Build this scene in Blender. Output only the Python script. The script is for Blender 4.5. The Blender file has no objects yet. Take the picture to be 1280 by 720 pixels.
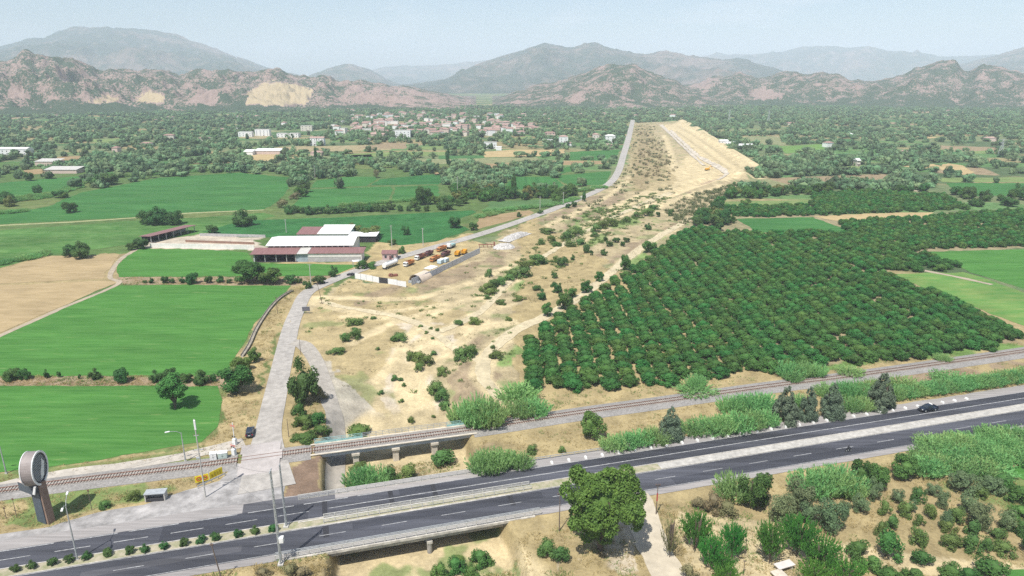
import bpy, bmesh, math, random
import numpy as np
from mathutils import Vector, Matrix, Euler
R = math.radians
scene = bpy.context.scene
C = scene.collection
random.seed(7)
rng = np.random.default_rng(11)

# ------------------------------------------------------------------ camera, sky, sun, exposure
CAM_H, FPX, HOR = 85.0, 853.33, 100.0
TH = math.atan((360 - HOR) / FPX)
cam_d = bpy.data.cameras.new('camera'); cam = bpy.data.objects.new('camera', cam_d); C.objects.link(cam)
cam.location = (0, 0, CAM_H); cam.rotation_euler = (math.pi / 2 - TH, 0, 0)
cam_d.lens = 24.0; cam_d.sensor_width = 36.0; cam_d.clip_start = 0.5; cam_d.clip_end = 60000
scene.camera = cam
SUN_EL, SUN_AZ = 61.0, 207.0            # azimuth clockwise from +Y, where the sun stands
world = bpy.data.worlds.new('World'); scene.world = world; world.use_nodes = True
wt = world.node_tree; wt.nodes.clear()
wo = wt.nodes.new('ShaderNodeOutputWorld'); bg = wt.nodes.new('ShaderNodeBackground')
sky = wt.nodes.new('ShaderNodeTexSky'); sky.sky_type = 'NISHITA'; sky.sun_disc = False
sky.sun_elevation = R(SUN_EL); sky.sun_rotation = R(SUN_AZ); sky.altitude = 100
sky.air_density = 1.0; sky.dust_density = 1.2; sky.ozone_density = 2.0
bg.inputs['Strength'].default_value = 0.10
tc = wt.nodes.new('ShaderNodeTexCoord'); mp = wt.nodes.new('ShaderNodeMapping'); mp.inputs['Scale'].default_value = (3.2, 3.2, 16)
nz = wt.nodes.new('ShaderNodeTexNoise'); nz.inputs['Scale'].default_value = 1.6; nz.inputs['Detail'].default_value = 6
rp = wt.nodes.new('ShaderNodeValToRGB'); rp.color_ramp.elements[0].position = 0.50; rp.color_ramp.elements[1].position = 0.80
rp.color_ramp.elements[1].color = (0.6, 0.6, 0.6, 1)
mxs = wt.nodes.new('ShaderNodeMixRGB'); mxs.inputs[2].default_value = (8.2, 8.0, 8.3, 1)
wt.links.new(tc.outputs['Generated'], mp.inputs[0]); wt.links.new(mp.outputs[0], nz.inputs['Vector'])
wt.links.new(nz.outputs['Fac'], rp.inputs[0]); wt.links.new(rp.outputs[0], mxs.inputs[0])
wt.links.new(sky.outputs[0], mxs.inputs[1]); wt.links.new(mxs.outputs[0], bg.inputs[0]); wt.links.new(bg.outputs[0], wo.inputs[0])
sl = bpy.data.lights.new('sun', 'SUN'); sl.energy = 4.8; sl.angle = R(0.53); sl.color = (1.0, 0.965, 0.91)
sun = bpy.data.objects.new('sun', sl); C.objects.link(sun)
sv = Vector((math.sin(R(SUN_AZ)) * math.cos(R(SUN_EL)), math.cos(R(SUN_AZ)) * math.cos(R(SUN_EL)), math.sin(R(SUN_EL))))
sun.rotation_euler = sv.to_track_quat('Z', 'Y').to_euler(); sun.location = (0, 0, 300)
scene.view_settings.view_transform = 'Standard'; scene.view_settings.look = 'None'
scene.view_settings.exposure = 0.45; scene.view_settings.gamma = 1.0; scene.view_settings.use_curve_mapping = False
scene.render.engine = 'CYCLES'
cy = scene.cycles
cy.use_denoising = False; cy.max_bounces = 5; cy.diffuse_bounces = 3; cy.glossy_bounces = 2; cy.transmission_bounces = 2
cy.volume_bounces = 1; cy.transparent_max_bounces = 4; cy.caustics_reflective = False; cy.caustics_refractive = False

# ------------------------------------------------------------------ projection helpers (photo pixels at 1280x720 to ground points)
ST, CT = math.sin(TH), math.cos(TH)
def P(px, py, z=0.0):
    u, v = (px - 640) / FPX, (py - 360) / FPX
    dx, dy, dz = u, CT - v * ST, -ST - v * CT
    k = (z - CAM_H) / dz
    return (dx * k, dy * k, z)
def proj(X, Y, Z=0.0):
    zz = Z - CAM_H
    yc = Y * CT - zz * ST
    return 640 + FPX * X / yc, 360 - FPX * (Y * ST + zz * CT) / yc
def depth(X, Y, Z=0.0): return Y * CT - (Z - CAM_H) * ST
def inpoly(x, y, poly):
    x = np.asarray(x, float); y = np.asarray(y, float); r = np.zeros(x.shape, bool)
    n = len(poly); j = n - 1
    for i in range(n):
        xi, yi = poly[i]; xj, yj = poly[j]
        if yi != yj:
            r ^= ((yi > y) != (yj > y)) & (x < (xj - xi) * (y - yi) / (yj - yi) + xi)
        j = i
    return r
def sstep(a, b, x):
    t = np.clip((x - a) / (b - a), 0, 1); return t * t * (3 - 2 * t)
_perm = np.random.default_rng(5).random((256, 256))
def vnoise(x, y):
    xi = np.floor(x).astype(int); yi = np.floor(y).astype(int); fx = x - xi; fy = y - yi
    fx = fx * fx * (3 - 2 * fx); fy = fy * fy * (3 - 2 * fy)
    a = _perm[xi & 255, yi & 255]; b = _perm[(xi + 1) & 255, yi & 255]; c = _perm[xi & 255, (yi + 1) & 255]; d = _perm[(xi + 1) & 255, (yi + 1) & 255]
    return (a * (1 - fx) + b * fx) * (1 - fy) + (c * (1 - fx) + d * fx) * fy
def fbm(x, y, o=4):
    s = 0; a = .5; t = 0
    for k in range(o):
        s = s + a * vnoise(x * 2 ** k + 17.3 * k, y * 2 ** k + 9.1 * k); t += a; a *= .5
    return s / t

# ------------------------------------------------------------------ tags
def tag(o, label=None, cat=None, group=None, kind=None):
    if label: o['label'] = label
    if cat: o['category'] = cat
    if group: o['group'] = group
    if kind: o['kind'] = kind
    return o
def empty(name, loc, rz=0.0, label=None, cat=None, group=None):
    o = bpy.data.objects.new(name, None); C.objects.link(o); o.empty_display_size = 0.5
    o.location = loc; o.rotation_euler = (0, 0, rz)
    return tag(o, label, cat, group)
def link(name, me, parent=None, loc=(0, 0, 0), rz=0.0, sc=(1, 1, 1)):
    o = bpy.data.objects.new(name, me); C.objects.link(o); o.location = loc; o.rotation_euler = (0, 0, rz); o.scale = sc
    if parent: o.parent = parent
    return o
ORD = 'first second third fourth fifth sixth seventh eighth ninth tenth eleventh twelfth thirteenth fourteenth fifteenth sixteenth seventeenth eighteenth nineteenth twentieth'.split()
ORD += ['twenty-' + w for w in ORD[:9]] + ['thirtieth'] + ['thirty-' + w for w in ORD[:9]] + ['fortieth'] + ['forty-' + w for w in ORD[:9]] + ['fiftieth']

# ------------------------------------------------------------------ materials
def N(t, kind, **kw):
    n = t.nodes.new(kind)
    for k, v in kw.items():
        if k.startswith('i_'): n.inputs[k[2:].replace('_', ' ')].default_value = v
        else: setattr(n, k, v)
    return n
_mats = {}
def mat(name, col, rough=0.8, var=0.15, scale=0.6, metal=0.0, spec=0.25, col2=None, aniso=None, rot=0.0, var2=0.0, scale2=0.05, rnd=0.0, fleck=None, aniso2=None):
    """col mixed with col2 (or a darker/lighter self) by noise on the world position; a second, coarser noise varies the brightness"""
    if name in _mats: return _mats[name]
    m = bpy.data.materials.new(name); m.use_nodes = True; t = m.node_tree
    b = t.nodes['Principled BSDF']; b.inputs['Roughness'].default_value = rough; b.inputs['Metallic'].default_value = metal
    b.inputs['Specular IOR Level'].default_value = spec
    g = N(t, 'ShaderNodeNewGeometry'); pos = g.outputs['Position']
    def mapped(sc):
        q = N(t, 'ShaderNodeMapping'); q.inputs['Rotation'].default_value = (0, 0, rot); q.inputs['Scale'].default_value = sc
        t.links.new(pos, q.inputs[0]); return q.outputs[0]
    n1 = N(t, 'ShaderNodeTexNoise', i_Scale=scale, i_Detail=6.0, i_Roughness=0.65)
    t.links.new(mapped(aniso) if aniso else pos, n1.inputs['Vector'])
    mx = N(t, 'ShaderNodeMixRGB'); c2 = col2 if col2 else tuple(c * (1 - 2 * var) for c in col); c1 = col if col2 else tuple(min(1, c * (1 + var)) for c in col)
    mx.inputs[1].default_value = (*c1, 1); mx.inputs[2].default_value = (*c2, 1)
    r1 = N(t, 'ShaderNodeMapRange'); r1.inputs[1].default_value = 0.34; r1.inputs[2].default_value = 0.66
    t.links.new(n1.outputs['Fac'], r1.inputs[0]); t.links.new(r1.outputs[0], mx.inputs[0]); out = mx.outputs[0]
    if var2:
        n2 = N(t, 'ShaderNodeTexNoise', i_Scale=scale2, i_Detail=4.0)
        t.links.new(mapped(aniso2) if aniso2 else pos, n2.inputs['Vector'])
        r2 = N(t, 'ShaderNodeMapRange'); r2.inputs[1].default_value = 0.3; r2.inputs[2].default_value = 0.7; r2.inputs[3].default_value = 1 - var2; r2.inputs[4].default_value = 1 + var2
        t.links.new(n2.outputs['Fac'], r2.inputs[0])
        h = N(t, 'ShaderNodeHueSaturation'); t.links.new(r2.outputs[0], h.inputs['Value']); t.links.new(out, h.inputs['Color']); out = h.outputs[0]
    if fleck:
        n4 = N(t, 'ShaderNodeTexNoise', i_Scale=.35, i_Detail=5.0, i_Roughness=.7); t.links.new(mapped((.22, 1.1, 1)), n4.inputs['Vector'])
        r5 = N(t, 'ShaderNodeMapRange'); r5.inputs[1].default_value = .60; r5.inputs[2].default_value = .74; r5.inputs[4].default_value = .8; t.links.new(n4.outputs['Fac'], r5.inputs[0])
        m5 = N(t, 'ShaderNodeMixRGB'); m5.inputs[2].default_value = (*fleck, 1); t.links.new(r5.outputs[0], m5.inputs[0]); t.links.new(out, m5.inputs[1]); out = m5.outputs[0]
    if rnd:
        oi = N(t, 'ShaderNodeObjectInfo'); r3 = N(t, 'ShaderNodeMapRange'); r3.inputs[3].default_value = 1 - rnd; r3.inputs[4].default_value = 1 + rnd
        r4 = N(t, 'ShaderNodeMapRange'); r4.inputs[3].default_value = 0.5 + 0.035; r4.inputs[4].default_value = 0.5 - 0.03
        t.links.new(oi.outputs['Random'], r3.inputs[0])
        w = N(t, 'ShaderNodeTexWhiteNoise', noise_dimensions='1D'); t.links.new(oi.outputs['Random'], w.inputs['W']); t.links.new(w.outputs['Value'], r4.inputs[0])
        h = N(t, 'ShaderNodeHueSaturation'); t.links.new(r3.outputs[0], h.inputs['Value']); t.links.new(r4.outputs[0], h.inputs['Hue']); t.links.new(out, h.inputs['Color']); out = h.outputs[0]
    t.links.new(out, b.inputs['Base Color'])
    _mats[name] = m; return m
def leafmat(name, col, col2, rnd=0.22, scale=0.9, trans=0.25):
    m = mat(name, col, rough=0.65, spec=0.18, col2=col2, scale=scale, rnd=rnd)
    t = m.node_tree
    if trans and not m.get('tr'):
        b = t.nodes['Principled BSDF']; src = b.inputs['Base Color'].links[0].from_socket
        tr = N(t, 'ShaderNodeBsdfTranslucent'); ms = N(t, 'ShaderNodeMixShader'); ms.inputs[0].default_value = trans
        h = N(t, 'ShaderNodeHueSaturation'); h.inputs['Value'].default_value = 1.25; t.links.new(src, h.inputs['Color']); t.links.new(h.outputs[0], tr.inputs[0])
        t.links.new(b.outputs[0], ms.inputs[1]); t.links.new(tr.outputs[0], ms.inputs[2])
        t.links.new(ms.outputs[0], t.nodes['Material Output'].inputs[0]); m['tr'] = 1
    return m

# ------------------------------------------------------------------ mesh builder
class MB:
    def __init__(s): s.v = []; s.f = []; s.mi = []
    def add(s, vs, fs, mi=0):
        k = len(s.v); s.v += [tuple(p) for p in vs]; s.f += [tuple(i + k for i in f) for f in fs]; s.mi += [mi] * len(fs); return s
    def box(s, c, d, rz=0.0, taper=1.0, mi=0):
        x, y, z = (q / 2 for q in d); cs, sn = math.cos(rz), math.sin(rz); vs = []
        for zz, k in ((-z, 1.0), (z, taper)):
            for sx, sy in ((-1, -1), (1, -1), (1, 1), (-1, 1)):
                a, b = sx * x * k, sy * y * k; vs.append((c[0] + a * cs - b * sn, c[1] + a * sn + b * cs, c[2] + zz))
        return s.add(vs, [(3, 2, 1, 0), (4, 5, 6, 7), (0, 1, 5, 4), (1, 2, 6, 5), (2, 3, 7, 6), (3, 0, 4, 7)], mi)
    def tube(s, pts, r0, r1=None, n=8, mi=0):
        r1 = r0 if r1 is None else r1; pts = [Vector(p) for p in pts]; rings = []
        for i, p in enumerate(pts):
            t = (pts[min(i + 1, len(pts) - 1)] - pts[max(i - 1, 0)]).normalized()
            a = Vector((0, 0, 1)) if abs(t.z) < .9 else Vector((1, 0, 0)); u = t.cross(a).normalized(); w = t.cross(u)
            r = r0 + (r1 - r0) * i / max(1, len(pts) - 1)
            rings.append([p + (u * math.cos(2 * math.pi * k / n) + w * math.sin(2 * math.pi * k / n)) * r for k in range(n)])
        vs = [q for ring in rings for q in ring]; fs = []
        for i in range(len(pts) - 1):
            for k in range(n):
                a, b = i * n + k, i * n + (k + 1) % n; fs.append((a, b, b + n, a + n))
        fs.append(tuple(range(n))[::-1]); fs.append(tuple(range((len(pts) - 1) * n, len(pts) * n)))
        return s.add(vs, fs, mi)
    def prism(s, poly, y0, y1, mi=0, k1=None):
        """poly of (x, z) points extruded along y"""
        n = len(poly); vs = [(x, y0, z) for x, z in poly] + [(x, y1, z) for x, z in poly]
        fs = [tuple(range(n)), tuple(range(2 * n - 1, n - 1, -1))] + [(i, i + n, (i + 1) % n + n, (i + 1) % n) for i in range(n)]
        return s.add(vs, fs, mi)
    def mesh(s, name, m, bevel=0):
        me = bpy.data.meshes.new(name); me.from_pydata(s.v, [], s.f); me.validate()
        for q in (m if isinstance(m, (list, tuple)) else [m]): me.materials.append(q)
        if isinstance(m, (list, tuple)) and len(s.mi) == len(me.polygons): me.polygons.foreach_set('material_index', s.mi)
        bm = bmesh.new(); bm.from_mesh(me); bmesh.ops.recalc_face_normals(bm, faces=bm.faces)
        if bevel: bmesh.ops.bevel(bm, geom=list(bm.edges), offset=bevel, segments=2, profile=0.6, affect='EDGES', clamp_overlap=True)
        bm.to_mesh(me); bm.free(); return me
    def build(s, name, m, parent=None, loc=(0, 0, 0), rz=0.0, bevel=0):
        return link(name, s.mesh(name, m, bevel), parent, loc, rz)
def npmesh(name, v, f, m, smooth=False):
    """v (n,3), f (m,k) numpy arrays, all faces of k corners"""
    me = bpy.data.meshes.new(name); n, k = f.shape
    me.vertices.add(len(v)); me.vertices.foreach_set('co', np.ascontiguousarray(v, np.float32).ravel())
    me.loops.add(n * k); me.loops.foreach_set('vertex_index', np.ascontiguousarray(f, np.int32).ravel())
    me.polygons.add(n); me.polygons.foreach_set('loop_start', np.arange(0, n * k, k, dtype=np.int32))
    me.update(calc_edges=True)
    if smooth: me.polygons.foreach_set('use_smooth', np.ones(n, bool))
    if m: me.materials.append(m)
    return me
def gridfaces(nr, nc):
    a = (np.arange(nr - 1)[:, None] * nc + np.arange(nc - 1)[None, :]).ravel()
    return np.stack([a, a + 1, a + nc + 1, a + nc], 1)

# ------------------------------------------------------------------ highway frame of reference
_a = np.array(P(0, 689)[:2]); _b = np.array(P(1280, 490)[:2])
HD = (_b - _a) / np.linalg.norm(_b - _a); HN = np.array([HD[1], -HD[0]]); HANG = math.atan2(HD[1], HD[0])
def RW(t, o, z=0.0):
    q = _a + HD * t + HN * o; return (q[0], q[1], z)
def RT(px, py, z=0.0):
    q = np.array(P(px, py, z)[:2]) - _a; return float(q @ HD), float(q @ HN)
T_L = RT(408, 707)[0]; T_R = RT(650, 667)[0]          # near abutments
TF_L = RT(398, 630)[0]; TF_R = RT(604, 597)[0]         # far abutments

# ------------------------------------------------------------------ terrain height
FLOOR = -4.6
def chan(X, Y):
    """0..1 depth of the dry river channel"""
    yk = np.array([40, 90, 112, 132, 150, 163, 180, 200, 235])
    cx = np.array([-8, -13, -17, -24, -28.5, -30, -31, -32, -36.])
    hw = np.array([20, 19, 18.6, 18.6, 18.8, 19.5, 22, 24, 26.])
    c = np.interp(Y, yk, cx); w = np.interp(Y, yk, hw); d = np.abs(X - c)
    edge = np.interp(Y, [100, 152, 162, 180, 235], [2.2, 2.2, 6, 16, 22])
    m = 1 - sstep(0, 1, (d - w + edge) / edge)
    return m * (1 - sstep(160, 215, Y))
BERM = [P(*p)[:2] for p in ((838, 160), (852, 152), (868, 160), (905, 186), (945, 212), (925, 226), (890, 232), (855, 240), (870, 215), (865, 195), (848, 175))]
def pdist(X, Y, pts):
    best = np.full(np.shape(X), 1e9)
    for (x0, y0), (x1, y1) in zip(pts[:-1], pts[1:]):
        dx, dy = x1 - x0, y1 - y0; t = np.clip(((X - x0) * dx + (Y - y0) * dy) / (dx * dx + dy * dy), 0, 1)
        best = np.minimum(best, np.hypot(X - x0 - t * dx, Y - y0 - t * dy))
    return best
CREST = [P(*p)[:2] for p in ((852, 152), (868, 160), (905, 186), (943, 211), (925, 222))]
CANAL = [P(*p)[:2] for p in ((826, 156), (848, 175), (872, 198), (893, 210), (905, 217), (895, 224), (850, 240), (810, 256))]
STRIP = [(362, 402), (395, 372), (440, 350), (520, 357), (600, 308), (680, 268), (760, 235), (783, 205), (792, 154), (850, 151), (948, 211), (925, 232), (885, 262), (850, 283), (800, 325), (735, 365), (690, 395), (655, 425), (640, 478), (632, 500), (600, 540), (430, 560), (414, 520), (405, 470), (378, 430)]
def hfun(X, Y):
    X = np.asarray(X, float); Y = np.asarray(Y, float)
    h = FLOOR * chan(X, Y)
    near = (Y > 170) & (Y < 1500)
    d = pdist(X, Y, CREST); h = h + 4.5 * (1 - sstep(2, 14, d)) * near
    d2 = pdist(X, Y, CANAL); h = h + (1.6 * (1 - sstep(9, 22, d2)) - 1.8 * (1 - sstep(3, 8, d2))) * near * (Y > 420)
    px, py = proj(X, np.maximum(Y, 60.0))
    ins = inpoly(px, py, STRIP)
    h = h + np.where(ins & (Y > 175), (fbm(X / 14, Y / 14, 4) - .5) * (1.3 - 1.0 * sstep(380, 620, Y)), 0.0)
    return h
def H1(x, y): return float(hfun(np.array([x]), np.array([y]))[0])
def PG(px, py):
    """ground point under a photo pixel, terrain height included"""
    z = 0.0
    for _ in range(6):
        q = P(px, py, z); z = H1(q[0], q[1])
    return (q[0], q[1], z)
# ------------------------------------------------------------------ fields (photo outlines of flat plots; style)
FIELDS = [
 ('vivid', [(-120, 470), (-100, 452), (0, 419), (75, 386), (150, 357), (200, 356), (363, 357), (350, 373), (318, 405), (300, 438), (283, 467), (250, 470), (0, 470)]),
 ('vivid', [(-170, 482), (0, 482), (270, 483), (278, 500), (273, 533), (255, 552), (100, 579), (0, 591), (-170, 612)]),
 ('vivid', [(176, 311), (250, 312), (310, 316), (318, 329), (450, 331), (415, 345), (300, 345.5), (150, 346.5), (144, 335), (155, 322)]),
 ('stubble', [(-90, 350), (0, 338), (55, 320), (150, 319), (141, 330), (128, 348), (0, 355), (-90, 361)]),
 ('stubble', [(-90, 363), (0, 357), (130, 351), (146, 353), (75, 384), (0, 416), (-110, 450)]),
 ('crop', [(-70, 283), (0, 280), (100, 275), (225, 268), (330, 262), (350, 250), (360, 235), (366, 222), (300, 216), (200, 222), (148, 232), (100, 241), (60, 258), (30, 264), (-70, 270)]),
 ('crop', [(-70, 231), (0, 229), (50, 224), (108, 220), (112, 223), (85, 234), (30, 246), (-70, 252)]),
 ('reedgrass', [(-90, 291), (0, 288), (170, 276), (250, 272), (330, 266), (345, 270), (300, 284), (190, 302), (60, 319), (0, 335), (-90, 346)]),
 ('deep', [(252, 290), (300, 276), (420, 272), (590, 263), (597, 265), (566, 277), (588, 287), (545, 302), (500, 307), (440, 297), (300, 297)]),
 ('crop', [(362, 260), (388, 237), (490, 233), (487, 251), (410, 259)]),
 ('crop', [(388, 235), (395, 226), (430, 221), (475, 221), (458, 232.5)]),
 ('crop', [(490, 252), (494, 233.5), (548, 231.5), (549, 245), (520, 251)]),
 ('deep', [(463, 231.5), (475, 224), (550, 217), (560, 225), (548, 230.5)]),
 ('rows', [(628, 237), (642, 221), (690, 221), (706, 232), (690, 237)]),
 ('crop', [(692, 220), (764, 214), (757, 231), (711, 232)]),
 ('olivegreen', [(607, 262), (612, 252), (690, 249), (698, 252), (665, 259), (620, 264)]),
 ('brown', [(587, 288), (601, 271), (662, 263), (667, 266), (640, 275), (597, 286)]),
 ('straw', [(605, 190), (640, 187), (707, 187), (704, 193), (680, 195), (606, 197)]),
 ('brown', [(603, 205), (700, 201), (760, 201), (758, 205), (640, 208), (603, 211)]),
 ('pale', [(430, 193), (500, 189.5), (558, 190), (557, 194), (428, 197)]),
 ('pale', [(520, 184), (560, 182), (563, 185.5), (520, 187)]),
 ('crop', [(712, 190), (775, 187), (770, 199), (712, 200)]),
 ('brown', [(540, 216), (590, 210), (592, 213), (545, 219)]),
 ('crop', [(700, 211), (712, 208), (720, 213), (703, 217)]),
 ('crop', [(432, 201), (437, 194), (465, 193), (465, 200), (440, 204)]),
 ('straw', [(300, 199), (310, 191), (350, 191), (348, 199), (330, 204)]),
 ('crop', [(920, 273.5), (1015, 271.5), (1064, 289), (1058, 291.5), (948, 291)]),
 ('straw', [(1015, 270.5), (1100, 266.5), (1168, 265.5), (1160, 271), (1090, 275.5), (1045, 276)]),
 ('pale', [(905, 252), (1015, 250), (1015, 256), (905, 258)]),
 ('vivid', [(1158, 315), (1280, 311.5), (1430, 308), (1430, 402), (1280, 361), (1215, 341)]),
 ('meadow', [(1110, 342.5), (1205, 340.5), (1225, 346), (1280, 366), (1430, 412), (1430, 444), (1280, 407), (1240, 393), (1172, 366)]),
 ('crop', [(1182, 228.5), (1280, 229), (1420, 230), (1420, 246), (1280, 245), (1220, 245), (1190, 235)]),
 ('pale', [(1160, 222.5), (1280, 221.5), (1420, 221), (1420, 229), (1280, 228), (1180, 227.5)]),
 ('pale', [(1030, 210), (1085, 206), (1092, 214), (1040, 217)]),
 ('straw', [(1170, 210), (1185, 204), (1202, 207), (1218, 215), (1205, 219)]),
 ('straw', [(1130, 208), (1165, 205), (1178, 208), (1150, 212)]),
 ('brown', [(1065, 225.5), (1115, 224), (1112, 229), (1065, 230)]),
 ('meadow', [(960, 184), (1028, 180), (1032, 186), (985, 192)]),
 ('pale', [(1213, 189), (1240, 188), (1238, 192), (1215, 192)]),
 ('pale', [(640, 172.5), (664, 170), (664, 173.5), (638, 175)]),
 ('straw', [(1146, 170.5), (1175, 171), (1160, 174), (1140, 173)]),
 ('pale', [(115, 174), (155, 173), (150, 178), (113, 178)]),
 ('brown', [(72, 196), (100, 195), (105, 200), (70, 201)]),
 ('brown', [(30, 213), (58, 210), (58, 217), (30, 219)]),
 ('vivid', [(1258, 588), (1290, 577), (1430, 555), (1430, 640), (1290, 606)]),
 ('vivid', [(1258, 712), (1430, 700), (1430, 760), (1262, 745)]),
]
FSTYLE = {
 'vivid': dict(col=(0.046, 0.145, 0.028), col2=(0.080, 0.20, 0.046), scale=1.3, aniso=(.05, .55, 1), fleck=(.17, .24, .08), var2=.12, scale2=.14, aniso2=(.22, 1, 1), rot=R(-4)),
 'crop': dict(col=(0.030, 0.115, 0.030), col2=(0.062, 0.165, 0.046), scale=0.45, aniso=(.10, .8, 1), fleck=(.15, .22, .08), var2=.16, scale2=.06, aniso2=(.3, 1, 1)),
 'deep': dict(fleck=(.09, .19, .06), col=(0.02, 0.092, 0.026), col2=(0.046, 0.15, 0.045), scale=0.6, aniso=(.3, 1, 1), var2=.2, scale2=.08),
 'meadow': dict(col=(0.075, 0.20, 0.045), col2=(0.17, 0.235, 0.07), scale=0.25, aniso=(.3, 1, 1), var2=.15, scale2=.05),
 'pale': dict(col=(0.12, 0.19, 0.06), col2=(0.19, 0.23, 0.09), scale=0.12, var2=.12, scale2=.04),
 'olivegreen': dict(col=(0.065, 0.135, 0.05), col2=(0.09, 0.16, 0.06), scale=0.4, var2=.15, scale2=.08),
 'reedgrass': dict(fleck=(.17, .25, .10), col=(0.045, 0.125, 0.028), col2=(0.105, 0.19, 0.06), scale=0.22, aniso=(.45, 1, 1), var2=.25, scale2=.05, aniso2=(.4, 1, 1)),
 'stubble': dict(fleck=(.46, .37, .23), col=(0.38, 0.29, 0.165), col2=(0.29, 0.22, 0.118), scale=0.35, aniso=(.3, 1, 1), var2=.12, scale2=.05, rot=R(25)),
 'straw': dict(col=(0.42, 0.33, 0.17), col2=(0.34, 0.25, 0.13), scale=0.15, var2=.1, scale2=.05),
 'brown': dict(col=(0.31, 0.22, 0.13), col2=(0.24, 0.18, 0.09), scale=0.3, var2=.15, scale2=.07),
 'rows': dict(col=(0.03, 0.10, 0.03), col2=(0.055, 0.17, 0.045), scale=0.16, aniso=(1.2, .02, 1), rot=R(35)),
}
def sheet(name, poly, m, z, edge=4.0, amp=0.7, kind='structure', follow=False):
    """a flat sheet over the ground with an uneven outline; poly in photo pixels"""
    w = [np.array(P(*p)[:2]) for p in poly]; pts = []; n = len(w)
    for i in range(n):
        a, b = w[i], w[(i + 1) % n]; L = np.linalg.norm(b - a); d = max(edge, np.linalg.norm(a) * .008); k = max(1, int(L / d))
        for j in range(k):
            q = a + (b - a) * j / k; s = min(amp * max(1, np.linalg.norm(q) / 250), 4)
            pts.append((q[0] + (vnoise(q[0] / d * .9 + 3, q[1] / d * .9) - .5) * 2 * s, q[1] + (vnoise(q[0] / d * .9, q[1] / d * .9 + 40) - .5) * 2 * s))
    bm = bmesh.new(); vs = [bm.verts.new((float(x), float(y), z + (H1(x, y) if follow else 0.0))) for x, y in pts]
    f = bm.faces.new(vs); f.normal_update()
    if f.normal.z < 0: f.normal_flip()
    bmesh.ops.triangulate(bm, faces=[f]); me = bpy.data.meshes.new(name); bm.to_mesh(me); bm.free(); me.materials.append(m)
    return tag(link(name, me), kind=kind)
def spline(pts, step):
    pts = [np.array(p, float) for p in pts]; out = []
    for i in range(len(pts) - 1):
        p0, p1, p2, p3 = pts[max(i - 1, 0)], pts[i], pts[i + 1], pts[min(i + 2, len(pts) - 1)]
        n = max(2, int(np.linalg.norm((p2 - p1)[:2]) / step))
        for k in range(n):
            t = k / n; out.append(.5 * ((2 * p1) + (p2 - p0) * t + (2 * p0 - 5 * p1 + 4 * p2 - p3) * t * t + (3 * p1 - p0 - 3 * p2 + p3) * t ** 3))
    out.append(pts[-1]); return np.array(out)
def ribbon(name, pts, m, off=0.1, step=3.0, lat=5, jit=0.0, kind='structure', world=False, terr=True):
    """strip over the terrain; pts = (px, py, width in metres) or world (x, y, width)"""
    w = [p if world else (*PG(p[0], p[1])[:2], p[2]) for p in pts]
    s = spline(w, step); xy = s[:, :2]; d = np.gradient(xy, axis=0); d /= np.linalg.norm(d, axis=1)[:, None]; nn = np.stack([d[:, 1], -d[:, 0]], 1)
    k = np.linspace(-.5, .5, lat); wd = s[:, 2].copy()
    v = xy[:, None, :] + nn[:, None, :] * (k[None, :, None] * wd[:, None, None])
    if jit:
        for e in (0, -1):
            v[:, e, :] += nn * ((vnoise(xy[:, 0] / 2.5 + 9 * (e + 2), xy[:, 1] / 2.5) - .5) * 2 * jit)[:, None]
    z = (hfun(v[..., 0], v[..., 1]) if terr else 0) + off
    V = np.concatenate([v, np.broadcast_to(np.asarray(z, float), v.shape[:2])[..., None]], 2).reshape(-1, 3)
    return tag(link(name, npmesh(name, V, gridfaces(len(s), lat)[:, ::-1], m, True)), kind=kind)

# ------------------------------------------------------------------ ground: one sheet to the horizon, kinds of soil and cover as a colour layer
nr, na = 1080, 900
rr = np.concatenate([[8.0], np.geomspace(62, 16000, nr - 1)])
aa = np.radians(np.linspace(-78, 78, na))
RRg, AAg = np.meshgrid(rr, aa, indexing='ij'); GX = RRg * np.sin(AAg); GY = RRg * np.cos(AAg)
GZ = hfun(GX, GY)
px, py = proj(GX, np.maximum(GY, 1.0), 0 * GX)
wx = GX + (fbm(GX / 9, GY / 9, 3) - .5) * 9 * np.clip(RRg / 200, .6, 1.5); wy = GY + (fbm(GX / 9 + 50, GY / 9, 3) - .5) * 9 * np.clip(RRg / 200, .6, 1.5)
pwx, pwy = proj(wx, np.maximum(wy, 1.0))
n1 = fbm(GX / 30, GY / 30, 5); n2 = fbm(GX / 7 + 80, GY / 7, 4); n3 = fbm(GX / 110 + 20, GY / 110, 4)
SAND = np.array([0.455, 0.372, 0.22]); DRY = np.array([0.29, 0.23, 0.118]); SCRUB = np.array([0.20, 0.152, 0.098]); VERGE = np.array([0.11, 0.18, 0.05])
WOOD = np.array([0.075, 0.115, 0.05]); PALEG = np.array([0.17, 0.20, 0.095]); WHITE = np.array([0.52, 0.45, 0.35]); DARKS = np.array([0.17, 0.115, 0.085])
col = np.zeros(GX.shape + (3,))
def lay(c, a):
    global col
    a = np.clip(a, 0, 1)[..., None]; col = col * (1 - a) + np.asarray(c) * a
lay(WOOD, 1 + 0 * n1); lay(PALEG, sstep(.46, .60, n3) * .8); lay(DRY, sstep(.54, .64, fbm(GX / 90 + 7, GY / 45, 4)) * .8); lay(np.array([.09, .19, .06]), sstep(.58, .64, fbm(GX / 80 + 70, GY / 40, 3)) * .8)
RECTS = []
_rr = np.random.default_rng(77)
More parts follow.
